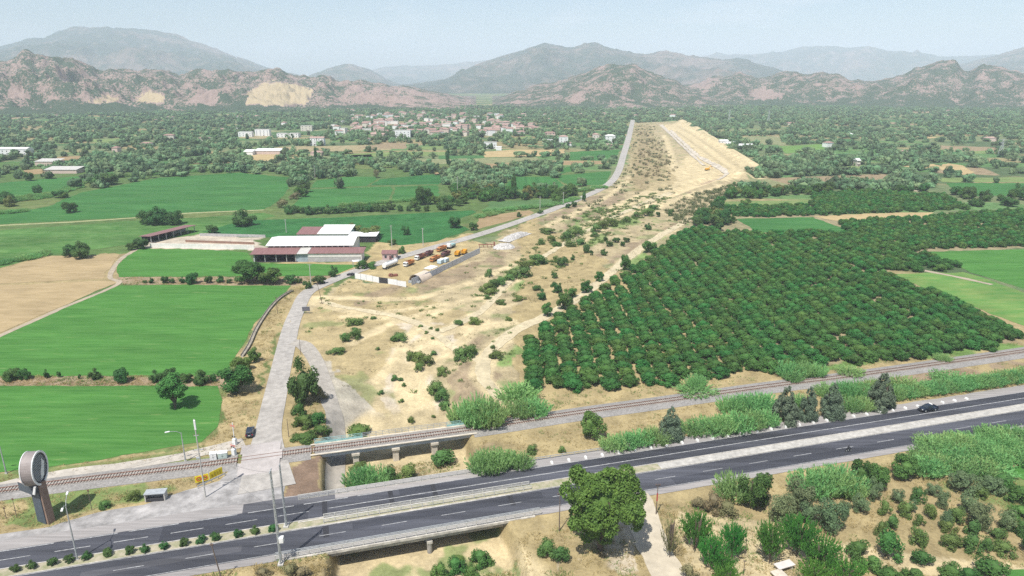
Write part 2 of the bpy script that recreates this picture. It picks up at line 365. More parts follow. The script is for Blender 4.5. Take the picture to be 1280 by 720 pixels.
for _ in range(120):
    y0 = math.sqrt(_rr.uniform(520 ** 2, 2100 ** 2)); x0 = _rr.uniform(-.92, .92) * y0; L, W = _rr.uniform(25, 80), _rr.uniform(14, 38); a0 = _rr.choice([.15, .22, -.3 + 1.57, .3, 1.7]) + _rr.normal() * .06
    if inpoly(np.array(proj(x0, y0)[:1]), np.array(proj(x0, y0)[1:]), STRIP)[0]: continue
    RECTS.append((x0, y0, L, W, a0, [(.06, .15, .05), (.09, .17, .06), (.16, .20, .09), (.21, .22, .11), (.30, .25, .14), (.26, .20, .12), (.07, .13, .05)][_rr.integers(7)]))
def inrect(x, y, r, g=0.0):
    c_, s_ = math.cos(r[4]), math.sin(r[4]); dx, dy = x - r[0], y - r[1]; return (np.abs(dx * c_ + dy * s_) < r[2] + g) & (np.abs(dy * c_ - dx * s_) < r[3] + g)
for r_ in RECTS:
    ia = np.where((rr > r_[1] * .9 - 150) & (rr < math.hypot(r_[0], r_[1]) + 150))[0]; i0, i1 = ia[0], ia[-1] + 1; ka = np.abs(aa - math.atan2(r_[0], r_[1])) < .35; j0 = np.argmax(ka); j1 = len(ka) - np.argmax(ka[::-1])
    k_ = inrect(GX[i0:i1, j0:j1], GY[i0:i1, j0:j1], r_); col[i0:i1, j0:j1][k_] = r_[5]
def area(poly, c, a=1.0): lay(c, inpoly(pwx, pwy, poly) * a)
def band(pts, wd, c, a=1.0, soft=.5):
    sp = spline([P(*p)[:2] for p in pts], 8); d = pdist(GX + (wx - GX) * .22, GY + (wy - GY) * .22, sp); lay(c, (1 - sstep(wd * .5 * (1 - soft), wd * .5 * (1 + soft), d)) * a)
lay(DRY * 1.1, 1 - sstep(235, 290, GY + (n1 - .5) * 60))
# left farmland: green banks between the plots
area([(-400, 620), (-400, 200), (300, 205), (620, 205), (760, 215), (740, 245), (600, 300), (450, 345), (362, 402), (318, 520), (290, 560), (-100, 640)], VERGE * .8, .55 + .45 * n2)
area([(-400, 362), (-200, 340), (150, 317), (178, 312), (146, 346), (75, 386), (0, 420), (-300, 520)], DRY * 1.08)
area([(-300, 484), (-300, 466), (0, 468), (250, 468), (285, 465), (280, 484), (0, 484)], SCRUB * 1.5)
area([(140, 348), (160, 343), (300, 346), (410, 343), (420, 350), (363, 359), (160, 358)], SCRUB * 1.45)
area([(150, 318), (178, 310), (165, 326), (152, 334), (145, 347), (152, 357), (140, 358), (132, 346)], DRY)
area([(-300, 640), (-300, 600), (0, 590), (120, 577), (255, 552), (280, 535), (285, 470), (312, 410), (365, 360), (425, 345), (360, 400), (330, 470), (318, 560), (300, 600), (200, 630), (60, 660), (-100, 690)], DRY * 1.12)
area([(250, 560), (275, 530), (283, 480), (300, 440), (345, 390), (368, 366), (360, 395), (330, 470), (312, 545)], DRY * 1.2)
band([(-200, 638), (0, 596), (120, 583), (250, 562)], 3.2, VERGE, .7); band([(-100, 625), (0, 606), (180, 585), (300, 572)], 3.5, VERGE * 1.2, .75)
lay(VERGE * 1.15, inpoly(pwx, pwy, [(-300, 690), (-300, 630), (0, 622), (200, 600), (300, 580), (230, 615), (60, 660)]) * sstep(.46, .6, n2) * .8)
area([(310, 329), (455, 327), (470, 300), (520, 305), (600, 290), (560, 312), (470, 345), (440, 340), (420, 345), (380, 334), (320, 331)], DRY * 1.25)
area([(185, 312), (187, 300), (250, 293), (330, 294), (330, 312)], WHITE * .85)
# the sand strip and its scrub
area(STRIP, SAND * .80); area([(362, 402), (440, 350), (520, 360), (600, 400), (520, 470), (430, 470), (380, 430)], DRY * 1.28, .75)
inst = inpoly(pwx, pwy, STRIP)
lay(SCRUB * 1.25, inst * inpoly(pwx, pwy, [(560, 500), (610, 440), (560, 420), (640, 385), (660, 350), (800, 300), (880, 262), (860, 240), (760, 290), (660, 320), (600, 345), (480, 380), (440, 380), (460, 365), (600, 325), (720, 285), (660, 280), (740, 245), (800, 235), (830, 200), (800, 160), (790, 230), (880, 270), (820, 320), (700, 385), (660, 400), (620, 450)]) * sstep(.42, .58, fbm((GX - .28 * GY) / 11, (GY + .28 * GX) / 48, 5)) * .85)
lay(VERGE * 1.3, inst * inpoly(pwx, pwy, [(590, 370), (640, 330), (740, 262), (820, 245), (840, 250), (700, 340), (640, 370)]) * sstep(.44, .60, fbm((GX - .28 * GY) / 7 + 9, (GY + .28 * GX) / 24, 4)) * .75)
lay(VERGE, inst * sstep(.60, .70, fbm(GX / 9 + 31, GY / 9, 4)) * .5)
lay(WHITE, inst * inpoly(pwx, pwy, [(500, 400), (570, 400), (560, 450), (540, 540), (480, 520), (480, 440)]) * sstep(.45, .6, n2) * .8)
area([(555, 480), (580, 455), (610, 440), (625, 480), (590, 498), (565, 500)], SCRUB * 1.35, .8)
band([(632, 500), (604, 478), (604, 450), (635, 420), (690, 393), (735, 365), (800, 312), (850, 283)], 6.5, SAND * 1.12, .97, .3)
band([(604, 450), (560, 440), (520, 400), (470, 395), (380, 375)], 6, SAND * 1.1, .9, .3); band([(690, 393), (600, 410), (540, 420), (520, 470), (545, 530)], 7, SAND * 1.12, .9, .3)
band([(520, 470), (600, 405), (640, 350), (780, 270), (850, 235)], 5, SAND * 1.12, .85, .3)
for q in ([(630, 455), (680, 412), (735, 375)], [(745, 358), (800, 322), (838, 296)]): band(q, 5.5, VERGE * 1.35, .85)
for q, w_ in (([(380, 372), (440, 372), (520, 372), (600, 350), (680, 310), (760, 268), (830, 240)], 4), ([(430, 395), (520, 385), (600, 372), (680, 330), (760, 285)], 3), ([(470, 470), (520, 430), (590, 395), (640, 380)], 3), ([(440, 430), (500, 400), (560, 385)], 3), ([(520, 520), (500, 470), (510, 420), (560, 385), (620, 360)], 3.5), ([(640, 300), (700, 275), (760, 245), (795, 215)], 4), ([(610, 470), (622, 440), (650, 415)], 2.5), ([(760, 262), (820, 232), (840, 200), (830, 170)], 6), ([(800, 270), (850, 250), (905, 232)], 5)): band(q, w_ * 1.25, SAND * 1.12, .95, .3)
area([(440, 345), (515, 361), (604, 314), (592, 298), (540, 311), (480, 327)], DRY * 1.3)
area([(828, 158), (852, 152), (946, 211), (905, 228), (845, 240), (790, 258), (850, 205), (870, 190)], SAND * 1.1)
band([(905, 219), (850, 241), (790, 262)], 5, DARKS * 1.6, .8); band([(800, 262), (880, 232), (925, 222), (946, 212), (868, 160), (853, 152)], 7, SAND * 1.2)
area([(792, 156), (812, 156), (850, 235), (790, 240), (785, 200)], DRY, .6)
for q, w_, k_ in (([(838, 160), (868, 172), (905, 203), (925, 220)], 6, 1.2), ([(848, 158), (880, 178), (930, 214)], 5, .88), ([(845, 165), (875, 186), (912, 214)], 5, .9), ([(856, 158), (900, 186), (942, 212)], 4, 1.25), ([(915, 219), (880, 226), (840, 246), (800, 266)], 8, 1.18), ([(900, 228), (860, 240), (820, 258)], 3, .8), ([(835, 190), (850, 215), (845, 232), (810, 252)], 5, 1.1)): band(q, w_, SAND * k_, .9, .3)
area([(398, 440), (430, 470), (470, 503), (512, 533), (450, 548), (426, 530), (412, 480)], np.array([.40, .365, .30]), .85)
# railway side, slopes, verges
area([(600, 560), (640, 500), (700, 500), (860, 478), (1010, 462), (1280, 428), (1500, 395), (1500, 445), (1280, 470), (1000, 540), (760, 580), (600, 620)], DRY * 1.1)
lay(VERGE * 1.2, inpoly(pwx, pwy, [(640, 505), (690, 488), (860, 470), (1010, 456), (1280, 424), (1500, 390), (1500, 420), (1280, 436), (1000, 470), (860, 490), (700, 512)]) * sstep(.38, .52, n2 * .6 + n1 * .4))
lay(SCRUB * 1.35, inpoly(pwx, pwy, [(590, 560), (720, 530), (860, 502), (960, 488), (1100, 470), (1280, 448), (1500, 420), (1500, 440), (1280, 462), (960, 520), (760, 560), (620, 590)]) * sstep(.40, .56, n2))
area([(600, 545), (590, 560), (600, 600), (650, 600), (700, 580), (760, 570), (800, 545), (720, 545)], DRY * 1.15, .5)
# orchard floor
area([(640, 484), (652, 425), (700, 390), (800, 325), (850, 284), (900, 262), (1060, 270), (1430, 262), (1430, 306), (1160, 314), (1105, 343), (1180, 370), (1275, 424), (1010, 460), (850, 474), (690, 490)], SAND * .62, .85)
band([(650, 486), (690, 488), (850, 470)], 3.5, SAND * .9, .7)
area([(1105, 343), (1172, 368), (1240, 397), (1280, 412), (1280, 428), (1100, 352)], DRY * 1.05)
# near right: olive slope, sand yard
area([(650, 260), (640, 690), (655, 672), (700, 660), (900, 610), (1280, 548), (1500, 510), (1500, 800)], DRY * 1.18)
lay(VERGE, inpoly(pwx, pwy, [(1120, 560), (1500, 500), (1500, 720), (1180, 640)]) * sstep(.40, .58, n2) * .8)
lay(SAND, inpoly(pwx, pwy, [(850, 640), (960, 646), (1000, 662), (1140, 690), (1300, 712), (1300, 735), (1100, 712), (1010, 690), (1010, 760), (840, 760), (860, 690), (845, 660)]) * .95)
area([(640, 690), (655, 668), (700, 655), (790, 640), (800, 700), (820, 760), (690, 760)], DRY * 1.15, .6); lay(WHITE * .95, inpoly(pwx, pwy, [(680, 660), (790, 640), (800, 720), (700, 720)]) * sstep(.52, .62, n2) * .7)
area([(-100, 900), (180, 725), (250, 712), (330, 700), (410, 690), (420, 760), (300, 900)], DRY * 1.15)
# channel floor and walls
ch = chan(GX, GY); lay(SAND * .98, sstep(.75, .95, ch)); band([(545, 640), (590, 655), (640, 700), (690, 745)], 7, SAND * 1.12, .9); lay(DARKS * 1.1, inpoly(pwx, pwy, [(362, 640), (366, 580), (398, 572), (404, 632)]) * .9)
lay(VERGE * 1.1, (ch > .6) * (GY < 128) * sstep(.50, .60, fbm(GX / 6, GY / 6, 3)) * .7)
# plot banks stay as they are under the field sheets; mottling everywhere
col = col * (0.86 + .28 * fbm(GX / 2.6, GY / 2.6, 3))[..., None]
V = np.stack([GX, GY, GZ], -1).reshape(-1, 3)
gme = npmesh('ground', V, gridfaces(nr, na)[:, ::-1], None, True)
ca = gme.color_attributes.new('cover', 'FLOAT_COLOR', 'POINT')
ca.data.foreach_set('color', np.concatenate([np.clip(col, 0, 1), np.ones(GX.shape + (1,))], -1).astype(np.float32).ravel())
gm = bpy.data.materials.new('soil and cover'); gm.use_nodes = True; t = gm.node_tree; b = t.nodes['Principled BSDF']
b.inputs['Roughness'].default_value = .95; b.inputs['Specular IOR Level'].default_value = .1
at = N(t, 'ShaderNodeAttribute', attribute_name='cover'); geo = N(t, 'ShaderNodeNewGeometry')
na1 = N(t, 'ShaderNodeTexNoise', i_Scale=1.4, i_Detail=9.0, i_Roughness=.78); t.links.new(geo.outputs['Position'], na1.inputs['Vector'])
na2 = N(t, 'ShaderNodeTexNoise', i_Scale=.16, i_Detail=6.0, i_Roughness=.6); t.links.new(geo.outputs['Position'], na2.inputs['Vector'])
ad = N(t, 'ShaderNodeMath', operation='ADD'); t.links.new(na1.outputs['Fac'], ad.inputs[0]); t.links.new(na2.outputs['Fac'], ad.inputs[1])
mr = N(t, 'ShaderNodeMapRange'); mr.inputs[1].default_value = .7; mr.inputs[2].default_value = 1.3; mr.inputs[3].default_value = .55; mr.inputs[4].default_value = 1.36
hs = N(t, 'ShaderNodeHueSaturation'); t.links.new(ad.outputs[0], mr.inputs[0]); t.links.new(mr.outputs[0], hs.inputs['Value']); t.links.new(at.outputs['Color'], hs.inputs['Color']); t.links.new(hs.outputs[0], b.inputs['Base Color'])
bp = N(t, 'ShaderNodeBump'); bp.inputs['Strength'].default_value = .5; bp.inputs['Distance'].default_value = .35; t.links.new(na1.outputs['Fac'], bp.inputs['Height']); t.links.new(bp.outputs[0], b.inputs['Normal'])
gme.materials.append(gm); tag(link('ground', gme), kind='structure')

for i, (st, poly) in enumerate(FIELDS):
    sheet('field', poly, mat('field ' + st, rough=.95, spec=.05, **FSTYLE[st]), 0.05 + .004 * (i % 5), amp=.6)

# ------------------------------------------------------------------ hills and mountains: relief with its own distance and depth
def azel(px_, py_):
    u, v = (px_ - 640) / FPX, (py_ - 360) / FPX
    dx, dy, dz = u, CT - v * ST, -ST - v * CT
    return math.atan2(dx, dy), dz / math.hypot(dx, dy)
def hillmat(name, rock, rock2, shrub, sc, thr, soft=.06):
    m = bpy.data.materials.new(name); m.use_nodes = True; t = m.node_tree; b = t.nodes['Principled BSDF']; b.inputs['Roughness'].default_value = .95; b.inputs['Specular IOR Level'].default_value = .05
    g = N(t, 'ShaderNodeNewGeometry'); at = N(t, 'ShaderNodeAttribute', attribute_name='bare')
    n1 = N(t, 'ShaderNodeTexNoise', i_Scale=sc, i_Detail=9.0, i_Roughness=.72); n2 = N(t, 'ShaderNodeTexNoise', i_Scale=sc * .12, i_Detail=4.0); n3 = N(t, 'ShaderNodeTexNoise', i_Scale=sc * .5, i_Detail=6.0)
    for n in (n1, n2, n3): t.links.new(g.outputs['Position'], n.inputs['Vector'])
    a = N(t, 'ShaderNodeMath', operation='MULTIPLY_ADD'); a.inputs[1].default_value = .75; t.links.new(n2.outputs['Fac'], a.inputs[0]); t.links.new(n1.outputs['Fac'], a.inputs[2])
    s = N(t, 'ShaderNodeMath', operation='SUBTRACT'); t.links.new(a.outputs[0], s.inputs[0]); t.links.new(at.outputs['Fac'], s.inputs[1])
    mr = N(t, 'ShaderNodeMapRange'); mr.inputs[1].default_value = thr - soft; mr.inputs[2].default_value = thr + soft; t.links.new(s.outputs[0], mr.inputs[0])
    m1 = N(t, 'ShaderNodeMixRGB'); m1.inputs[1].default_value = (*rock, 1); m1.inputs[2].default_value = (*rock2, 1); t.links.new(n3.outputs['Fac'], m1.inputs[0])
    mb = N(t, 'ShaderNodeMixRGB'); mb.inputs[2].default_value = (0.40, 0.32, 0.20, 1); r2 = N(t, 'ShaderNodeMapRange'); r2.inputs[1].default_value = .3; r2.inputs[2].default_value = .8
    t.links.new(at.outputs['Fac'], r2.inputs[0]); t.links.new(r2.outputs[0], mb.inputs[0]); t.links.new(m1.outputs[0], mb.inputs[1])
    m2 = N(t, 'ShaderNodeMixRGB'); m2.inputs[2].default_value = (*shrub, 1); t.links.new(mr.outputs[0], m2.inputs[0]); t.links.new(mb.outputs[0], m2.inputs[1]); t.links.new(m2.outputs[0], b.inputs['Base Color'])
    bp = N(t, 'ShaderNodeBump'); bp.inputs['Strength'].default_value = 1.0; bp.inputs['Distance'].default_value = .5 / sc; t.links.new(n1.outputs['Fac'], bp.inputs['Height']); t.links.new(bp.outputs[0], b.inputs['Normal'])
    return m
def ridge(name, sil, r0, rc, r1, m, nA, nR, rough, ns, scars=(), power=1.0, kindname='hills'):
    s = sorted(azel(*p) for p in sil); az = np.array([q[0] for q in s]); el = np.array([q[1] for q in s])
    A = np.linspace(az[0], az[-1], nA); rad = np.concatenate([np.linspace(r0, rc, int(nR * .75)), np.linspace(rc, r1, nR - int(nR * .75) + 1)[1:]])
    rmesh, amesh = np.meshgrid(rad, A, indexing='ij')
    X = rmesh * np.sin(amesh); Y = rmesh * np.cos(amesh)
    kk = 3 if m in (ROCK, ROCK2) else 13; ker = np.hanning(kk + 2); ev = np.interp(A, az, el); ev = np.convolve(np.pad(ev, kk, mode='edge'), ker / ker.sum(), 'same')[kk:-kk]
    crest = ev * rc + CAM_H
    crest = crest + (fbm(A * rc / 60, A * 0 + rc, 4) - .5) * rough * np.minimum(1, crest / 60)
    ss = np.where(rmesh < rc, (rmesh - r0) / (rc - r0), 1 - (rmesh - rc) / (r1 - rc))
    prof = np.where(rmesh < rc, np.power(np.clip(ss, 0, 1), power), sstep(0, 1, ss))
    f = fbm(X / ns, Y / ns, 6); rg = 1 - np.abs(2 * fbm(X / ns * .8 + 33, Y / ns * .8, 5) - 1) * 2
    rel = (f - .5) * 1.0 + (rg - .6) * .5 + (fbm(X / ns * 4 + 5, Y / ns * 4, 4) - .5) * .45
    env = np.clip(ss * 4, 0, 1) * np.where(rmesh < rc, 1 - (.75 if m in (ROCK, ROCK2) else .93) * sstep(.55, 1, ss), .4)
    crest = crest
    Z = np.maximum(crest[None, :] * (prof + rel * env * .75) , -3) - 2 * (ss < .02)
    Z = np.where(ss <= .001, -4, Z)
    bare = np.zeros(X.shape); pxx, pyy = proj(X, Y, Z)
    pxx = pxx + (fbm(X / 25, Y / 25, 3) - .5) * 10; pyy = pyy + (fbm(X / 25 + 9, Y / 25, 3) - .5) * 6
    for poly, a in scars: bare = np.maximum(bare, inpoly(pxx, pyy, poly) * (rmesh < rc * 1.02) * a)
    bare = np.where(bare > .3, bare * (.8 + .4 * fbm(X / 12, Y / 12, 3)), bare) - .16 * (1 - sstep(0, .22, ss)) * (rmesh < rc) * (bare < .3)
    me = npmesh(name, np.stack([X, Y, Z], -1).reshape(-1, 3), gridfaces(len(rad), nA)[:, ::-1], m, True)
    at = me.attributes.new('bare', 'FLOAT', 'POINT'); at.data.foreach_set('value', bare.astype(np.float32).ravel())
    return tag(link(name, me), kind='structure')
ROCK = hillmat('rocky hill', (0.36, 0.265, 0.225), (0.20, 0.145, 0.125), (0.05, 0.075, 0.045), .17, .855, .035)
ROCK2 = hillmat('scrubby hill', (0.34, 0.25, 0.215), (0.19, 0.14, 0.12), (0.05, 0.075, 0.045), .17, .835, .035)
FAR = hillmat('mountain', (0.27, 0.20, 0.16), (0.20, 0.165, 0.13), (0.05, 0.075, 0.045), .010, .80, .12)
ridge('hills', [(-260, 120), (-140, 92), (-60, 80), (0, 76), (30, 62), (50, 68), (72, 70), (95, 77), (130, 89), (155, 86), (172, 92), (190, 90), (225, 93), (250, 87), (270, 90), (285, 85), (305, 91), (320, 89), (350, 85), (368, 93), (380, 91), (410, 95), (450, 102), (500, 108), (540, 115), (580, 122), (620, 132), (650, 139), (690, 142)], 2050, 3050, 4000, ROCK, 1000, 150, 34, 150,
      [([(308, 118), (330, 104), (350, 101), (375, 106), (392, 113), (382, 130), (330, 132), (308, 130)], 1.0), ([(168, 127), (180, 116), (192, 114), (207, 122), (205, 128)], .9), ([(110, 127), (130, 118), (150, 124), (140, 129)], .75), ([(232, 130), (250, 110), (275, 116), (268, 132)], .22), ([(0, 120), (15, 108), (40, 116), (30, 122)], .25), ([(420, 125), (440, 104), (520, 112), (620, 136), (520, 138)], .09)])
ridge('hills', [(560, 140), (600, 132), (640, 117), (680, 106), (720, 95), (745, 85), (765, 81), (790, 81), (805, 86), (820, 95), (850, 104), (880, 116), (930, 130), (960, 138)], 2150, 3000, 3900, ROCK2, 600, 130, 26, 230, [([(745, 140), (770, 124), (800, 132), (830, 141)], .14), ([(690, 130), (740, 108), (760, 112), (720, 130)], .08)])
ridge('hills', [(800, 125), (850, 106), (880, 101), (905, 94), (925, 92), (950, 97), (980, 89), (1000, 95), (1020, 91), (1050, 93), (1090, 98), (1110, 97), (1140, 90), (1165, 83), (1190, 81), (1210, 88), (1235, 85), (1260, 88), (1280, 92), (1340, 84), (1420, 95), (1560, 90)], 2500, 3500, 4600, ROCK2, 900, 130, 34, 260, [([(940, 124), (955, 108), (980, 118), (975, 126)], .22), ([(1040, 118), (1060, 94), (1080, 112)], .10), ([(860, 108), (890, 96), (905, 102), (880, 112)], .16)])
ridge('mountain', [(-420, 120), (-250, 80), (-100, 60), (0, 57), (30, 51), (60, 50), (100, 40), (135, 35), (150, 37), (170, 41), (220, 46), (250, 55), (290, 68), (320, 78), (345, 87), (400, 100), (460, 112)], 6000, 9500, 12500, FAR, 500, 90, 18, 900)
ridge('mountain', [(440, 118), (480, 108), (520, 104), (560, 97), (600, 78), (640, 65), (680, 54), (695, 57), (710, 60), (740, 57), (770, 63), (810, 68), (830, 64), (870, 70), (930, 76), (980, 88), (1040, 100), (1120, 118)], 4600, 6800, 9000, FAR, 600, 100, 18, 650)
ridge('mountain', [(330, 118), (390, 93), (415, 86), (440, 82), (460, 87), (485, 100), (540, 118)], 6500, 8000, 9500, FAR, 250, 60, 12, 600)
ridge('mountain', [(380, 112), (470, 86), (510, 82), (560, 80), (590, 76), (640, 72), (720, 80), (800, 76), (870, 73), (905, 68), (940, 67), (970, 64), (1010, 61), (1050, 63), (1100, 61), (1130, 66), (1180, 70), (1230, 68), (1300, 72), (1420, 80), (1560, 100)], 10000, 12800, 15500, FAR, 500, 60, 20, 1100)
ridge('mountain', [(1130, 112), (1190, 82), (1220, 74), (1250, 67), (1280, 60), (1340, 48), (1420, 45), (1560, 70), (1700, 110)], 6500, 9000, 11500, FAR, 300, 70, 20, 800)

# ------------------------------------------------------------------ haze over the whole valley
hz = MB().box((0, 8000, 449.5), (40000, 19400, 901)).mesh('haze', [])
hm = bpy.data.materials.new('haze air'); hm.use_nodes = True; t = hm.node_tree; t.nodes.remove(t.nodes['Principled BSDF'])
pv = N(t, 'ShaderNodeVolumePrincipled'); pv.inputs['Color'].default_value = (0.80, 0.905, 1.0, 1); pv.inputs['Density'].default_value = 1.2e-4; pv.inputs['Anisotropy'].default_value = -0.2
t.links.new(pv.outputs[0], t.nodes['Material Output'].inputs['Volume']); hz.materials.clear(); hz.materials.append(hm)
tag(link('haze', hz), kind='stuff')
# ------------------------------------------------------------------ highway
def wornmat(name, col, scale=.5, amp=.16, streak=.38):
    return mat(name, col, rough=.85, spec=.3, var=amp, scale=scale, aniso=(.08, 1.6, 1), rot=-HANG, var2=streak, scale2=.12, aniso2=(.12, 1.2, 1))
ASPH = wornmat('asphalt', (0.066, 0.068, 0.080)); ASPH2 = wornmat('fresh asphalt', (0.046, 0.048, 0.058)); ASPHG = wornmat('grey asphalt', (0.10, 0.10, 0.11))
SHOUL = wornmat('shoulder gravel', (0.30, 0.28, 0.265), scale=1.2, amp=.12, streak=.12)
PAINT = mat('road paint', (0.43, 0.43, 0.42), rough=.6, var=.25, scale=1.5)
CONC = mat('concrete', (0.37, 0.35, 0.315), rough=.9, var=.16, scale=.9, var2=.2, scale2=.2)
CONCL = mat('pale concrete', (0.46, 0.43, 0.375), rough=.9, var=.16, scale=1.2, var2=.2, scale2=.25)
CONCR = mat('concrete roadway', (0.40, 0.365, 0.34), rough=.9, var=.06, scale=.8, var2=.12, scale2=.12)
GRAVEL = mat('ballast gravel', (0.27, 0.255, 0.235), rough=.95, var=.18, scale=2.2, var2=.1, scale2=.2)
T0, T1 = -110, 420
def road_strip(name, o0, o1, m, z, t0=T0, t1=T1, jit=0.0):
    n = max(2, int((t1 - t0) / 2.5)); tt = np.linspace(t0, t1, n); ks = np.linspace(o0, o1, 3)
    v = np.zeros((n, 3, 3))
    for j, o in enumerate(ks):
        oo = o + ((vnoise(tt / 1.7 + o * 7, tt * 0 + 3) - .5) * 2 * jit if j != 1 else 0)
        v[:, j, 0] = _a[0] + HD[0] * tt + HN[0] * oo; v[:, j, 1] = _a[1] + HD[1] * tt + HN[1] * oo; v[:, j, 2] = z
    me = npmesh(name, v.reshape(-1, 3), gridfaces(n, 3), m)
    bm = bmesh.new(); bm.from_mesh(me); bmesh.ops.recalc_face_normals(bm, faces=bm.faces)
    if sum(f.normal.z for f in bm.faces) < 0: bmesh.ops.reverse_faces(bm, faces=bm.faces)
    bm.to_mesh(me); bm.free(); return tag(link(name, me), kind='structure')
def quad(name, t0, t1, o0, o1, m, z): return road_strip(name, o0, o1, m, z, t0, t1)
road_strip('road_shoulder', -3.4, 0.2, SHOUL, .082, jit=.25); road_strip('carriageway', 0, 5.9, ASPH, .09)
road_strip('road_shoulder', 15.0, 17.2, SHOUL, .082, T0, T1, jit=.1); road_strip('carriageway', 8.6, 15.3, ASPH, .09)
road_strip('median', 5.9, 8.6, mat('median soil', (0.40, 0.35, 0.26), rough=.95, col2=(0.22, 0.23, 0.12), scale=.7), .10, t1=TF_R + 40)
road_strip('median', 5.9, 8.6, mat('median concrete', (0.43, 0.41, 0.37), rough=.95, var=.14, scale=.7, var2=.1, scale2=.2), .10, t0=TF_R + 40)
for o in (5.9, 8.45): 
    kb = MB(); L = T1 - T0; q = RW((T0 + T1) / 2, o + .07, .12); kb.box(q, (L, .16, .16), HANG); tag(kb.build('kerb', CONCL), kind='structure')
quad('road_patch', RT(735, 575)[0], T1, .15, 3.0, ASPH2, .095); quad('road_patch', RT(200, 672)[0], RT(385, 640)[0], .3, 5.6, ASPH2, .095); quad('road_patch', RT(500, 620)[0], RT(735, 575)[0], .2, 2.6, ASPH2, .095)
quad('road_patch', RT(100, 720)[0], RT(300, 700)[0], 10.8, 12.6, ASPHG, .095); quad('road_patch', RT(840, 600)[0], T1, 12.3, 15.0, ASPH2, .095)
quad('road_patch', RT(440, 650)[0], RT(690, 640)[0], 9.4, 11.6, ASPH2, .095); quad('road_patch', RT(300, 660)[0], RT(420, 640)[0], -3.2, 0.1, ASPHG, .088)
DARKJ = mat('bridge joint', (0.035, 0.035, 0.04), var=.1)
for px_, py_ in ((403, 640), (487, 622), (541, 612)): tq = RT(px_, py_ + 6)[0]; quad('bridge_joint', tq, tq + 1.0, .2, 5.6, DARKJ, .100)
for px_, py_ in ((404, 670), (637, 628)): tq = RT(px_, py_)[0]; quad('bridge_joint', tq, tq + 1.1, 9.0, 12.6, DARKJ, .100)
def marks(t0, t1, o, L, gap, w=.16):
    m_ = MB(); tq = t0
    while tq < t1:
        a, b = RW(tq, o - w / 2, .108), RW(min(tq + L, t1), o - w / 2, .108); c, d = RW(min(tq + L, t1), o + w / 2, .108), RW(tq, o + w / 2, .108)
        m_.add([a, b, c, d], [(3, 2, 1, 0)]); tq += L + gap
    return tag(m_.build('road_marking', PAINT), kind='structure')
marks(T0, RT(440, 645)[0], 3.1, 6, 4); marks(RT(440, 645)[0], T1, 3.1, 400, 0, .2); marks(T0, RT(470, 630)[0], .25, 9, 2.0, .2); marks(RT(470, 630)[0], T1, .12, 600, 0, .13)
marks(T0, T1, 11.9, 5, 7, .13); marks(T0, T1, 8.75, 600, 0, .13); marks(T0, T1, 5.75, 600, 0, .13); marks(T0, T1, 15.1, 600, 0, .12)
# junction apron, side roads, tracks
sheet('road', [(-90, 698), (-60, 690), (0, 668), (60, 659), (120, 641), (180, 631), (232, 613), (275, 601), (296, 580), (352, 580), (358, 600), (352, 632), (385, 634), (420, 632), (240, 662), (0, 692)], mat('junction paving', (0.33, 0.315, 0.30), rough=.9, var=.2, scale=.35, var2=.18, scale2=.08), .072, edge=2.5, amp=.25)
SIDE = [(334, 612, 12), (333, 575, 9.2), (335, 540, 6.6), (343, 500, 6.3), (351.5, 460, 6.0), (358, 432, 6.0), (364, 408, 5.8), (371, 390, 5.6), (383, 367, 5.8), (405, 355, 6.2), (432, 344, 6.5), (468, 331, 6.5), (500, 321.5, 6.6), (540, 310, 6.8), (590, 296, 7), (640, 280, 7), (690, 262, 7), (735, 244, 7), (762, 229, 7), (773, 214, 7), (779, 195, 7.5), (785, 175, 8.5), (790, 155, 9), (791, 150, 9)]
ASPHP = mat('old pale asphalt', (0.36, 0.335, 0.30), rough=.9, var=.12, scale=.5, var2=.12, scale2=.1)
ribbon('road', SIDE, ASPHP, off=.13, step=2.5)
FL = lambda a, b, w: (*P(a, b, FLOOR)[:2], w)
ribbon('road', [(*PG(a, b)[:2], w) for a, b, w in ((366, 428, 5), (380, 432, 5.2), (394, 450, 4.8), (404, 475, 4.6), (413, 505, 4.6))] + [FL(419, 532, 4.6), FL(421, 550, 4.6), FL(420, 583, 4.4), FL(419, 612, 4.2), FL(421, 640, 4.0)], mat('branch asphalt', (0.345, 0.315, 0.27), rough=.9, var=.12, scale=.5, var2=.1, scale2=.15), off=.16, step=1.5, world=True)
DIRT = mat('dirt track', (0.36, 0.30, 0.22), rough=.95, var=.1, scale=.5, var2=.1, scale2=.12); DIRTG = mat('pale gravel track', (0.43, 0.39, 0.33), rough=.95, var=.1, scale=.6, var2=.1, scale2=.12)
ribbon('path', [(-80, 620, 3.6), (0, 608, 3.6), (60, 595, 3.6), (180, 579, 3.6), (260, 564, 4), (305, 553, 5)], DIRTG, off=.09, jit=.35)
ribbon('path', [(794, 617, 5.0), (800, 632, 6.4), (806, 655, 6.6), (818, 685, 6.4), (832, 712, 6.0), (850, 745, 6), (880, 790, 6)], mat('white gravel track', (0.47, 0.41, 0.31), rough=.95, var=.08, scale=.5, var2=.1, scale2=.15), off=.10, step=1.2, jit=.35)
ribbon('path', [(-90, 462, 2.6), (0, 420, 2.4), (75, 386.5, 2.2), (147, 355.5, 2.2), (137, 346, 2.2), (150, 325, 2.4), (172, 311, 2.4)], DIRT, off=.085, jit=.3)
ribbon('path', [(-80, 286, 4), (0, 282, 4), (100, 277, 4), (200, 270, 4), (228, 267, 4), (330, 262.5, 3)], mat('grassy track', (0.30, 0.31, 0.15), rough=.95, var=.15, scale=.4), off=.085, jit=.6, step=6)
ribbon('path', [(700, 237, 5), (735, 235, 5), (766, 231, 5)], DIRTG, off=.1, jit=.5, step=6)
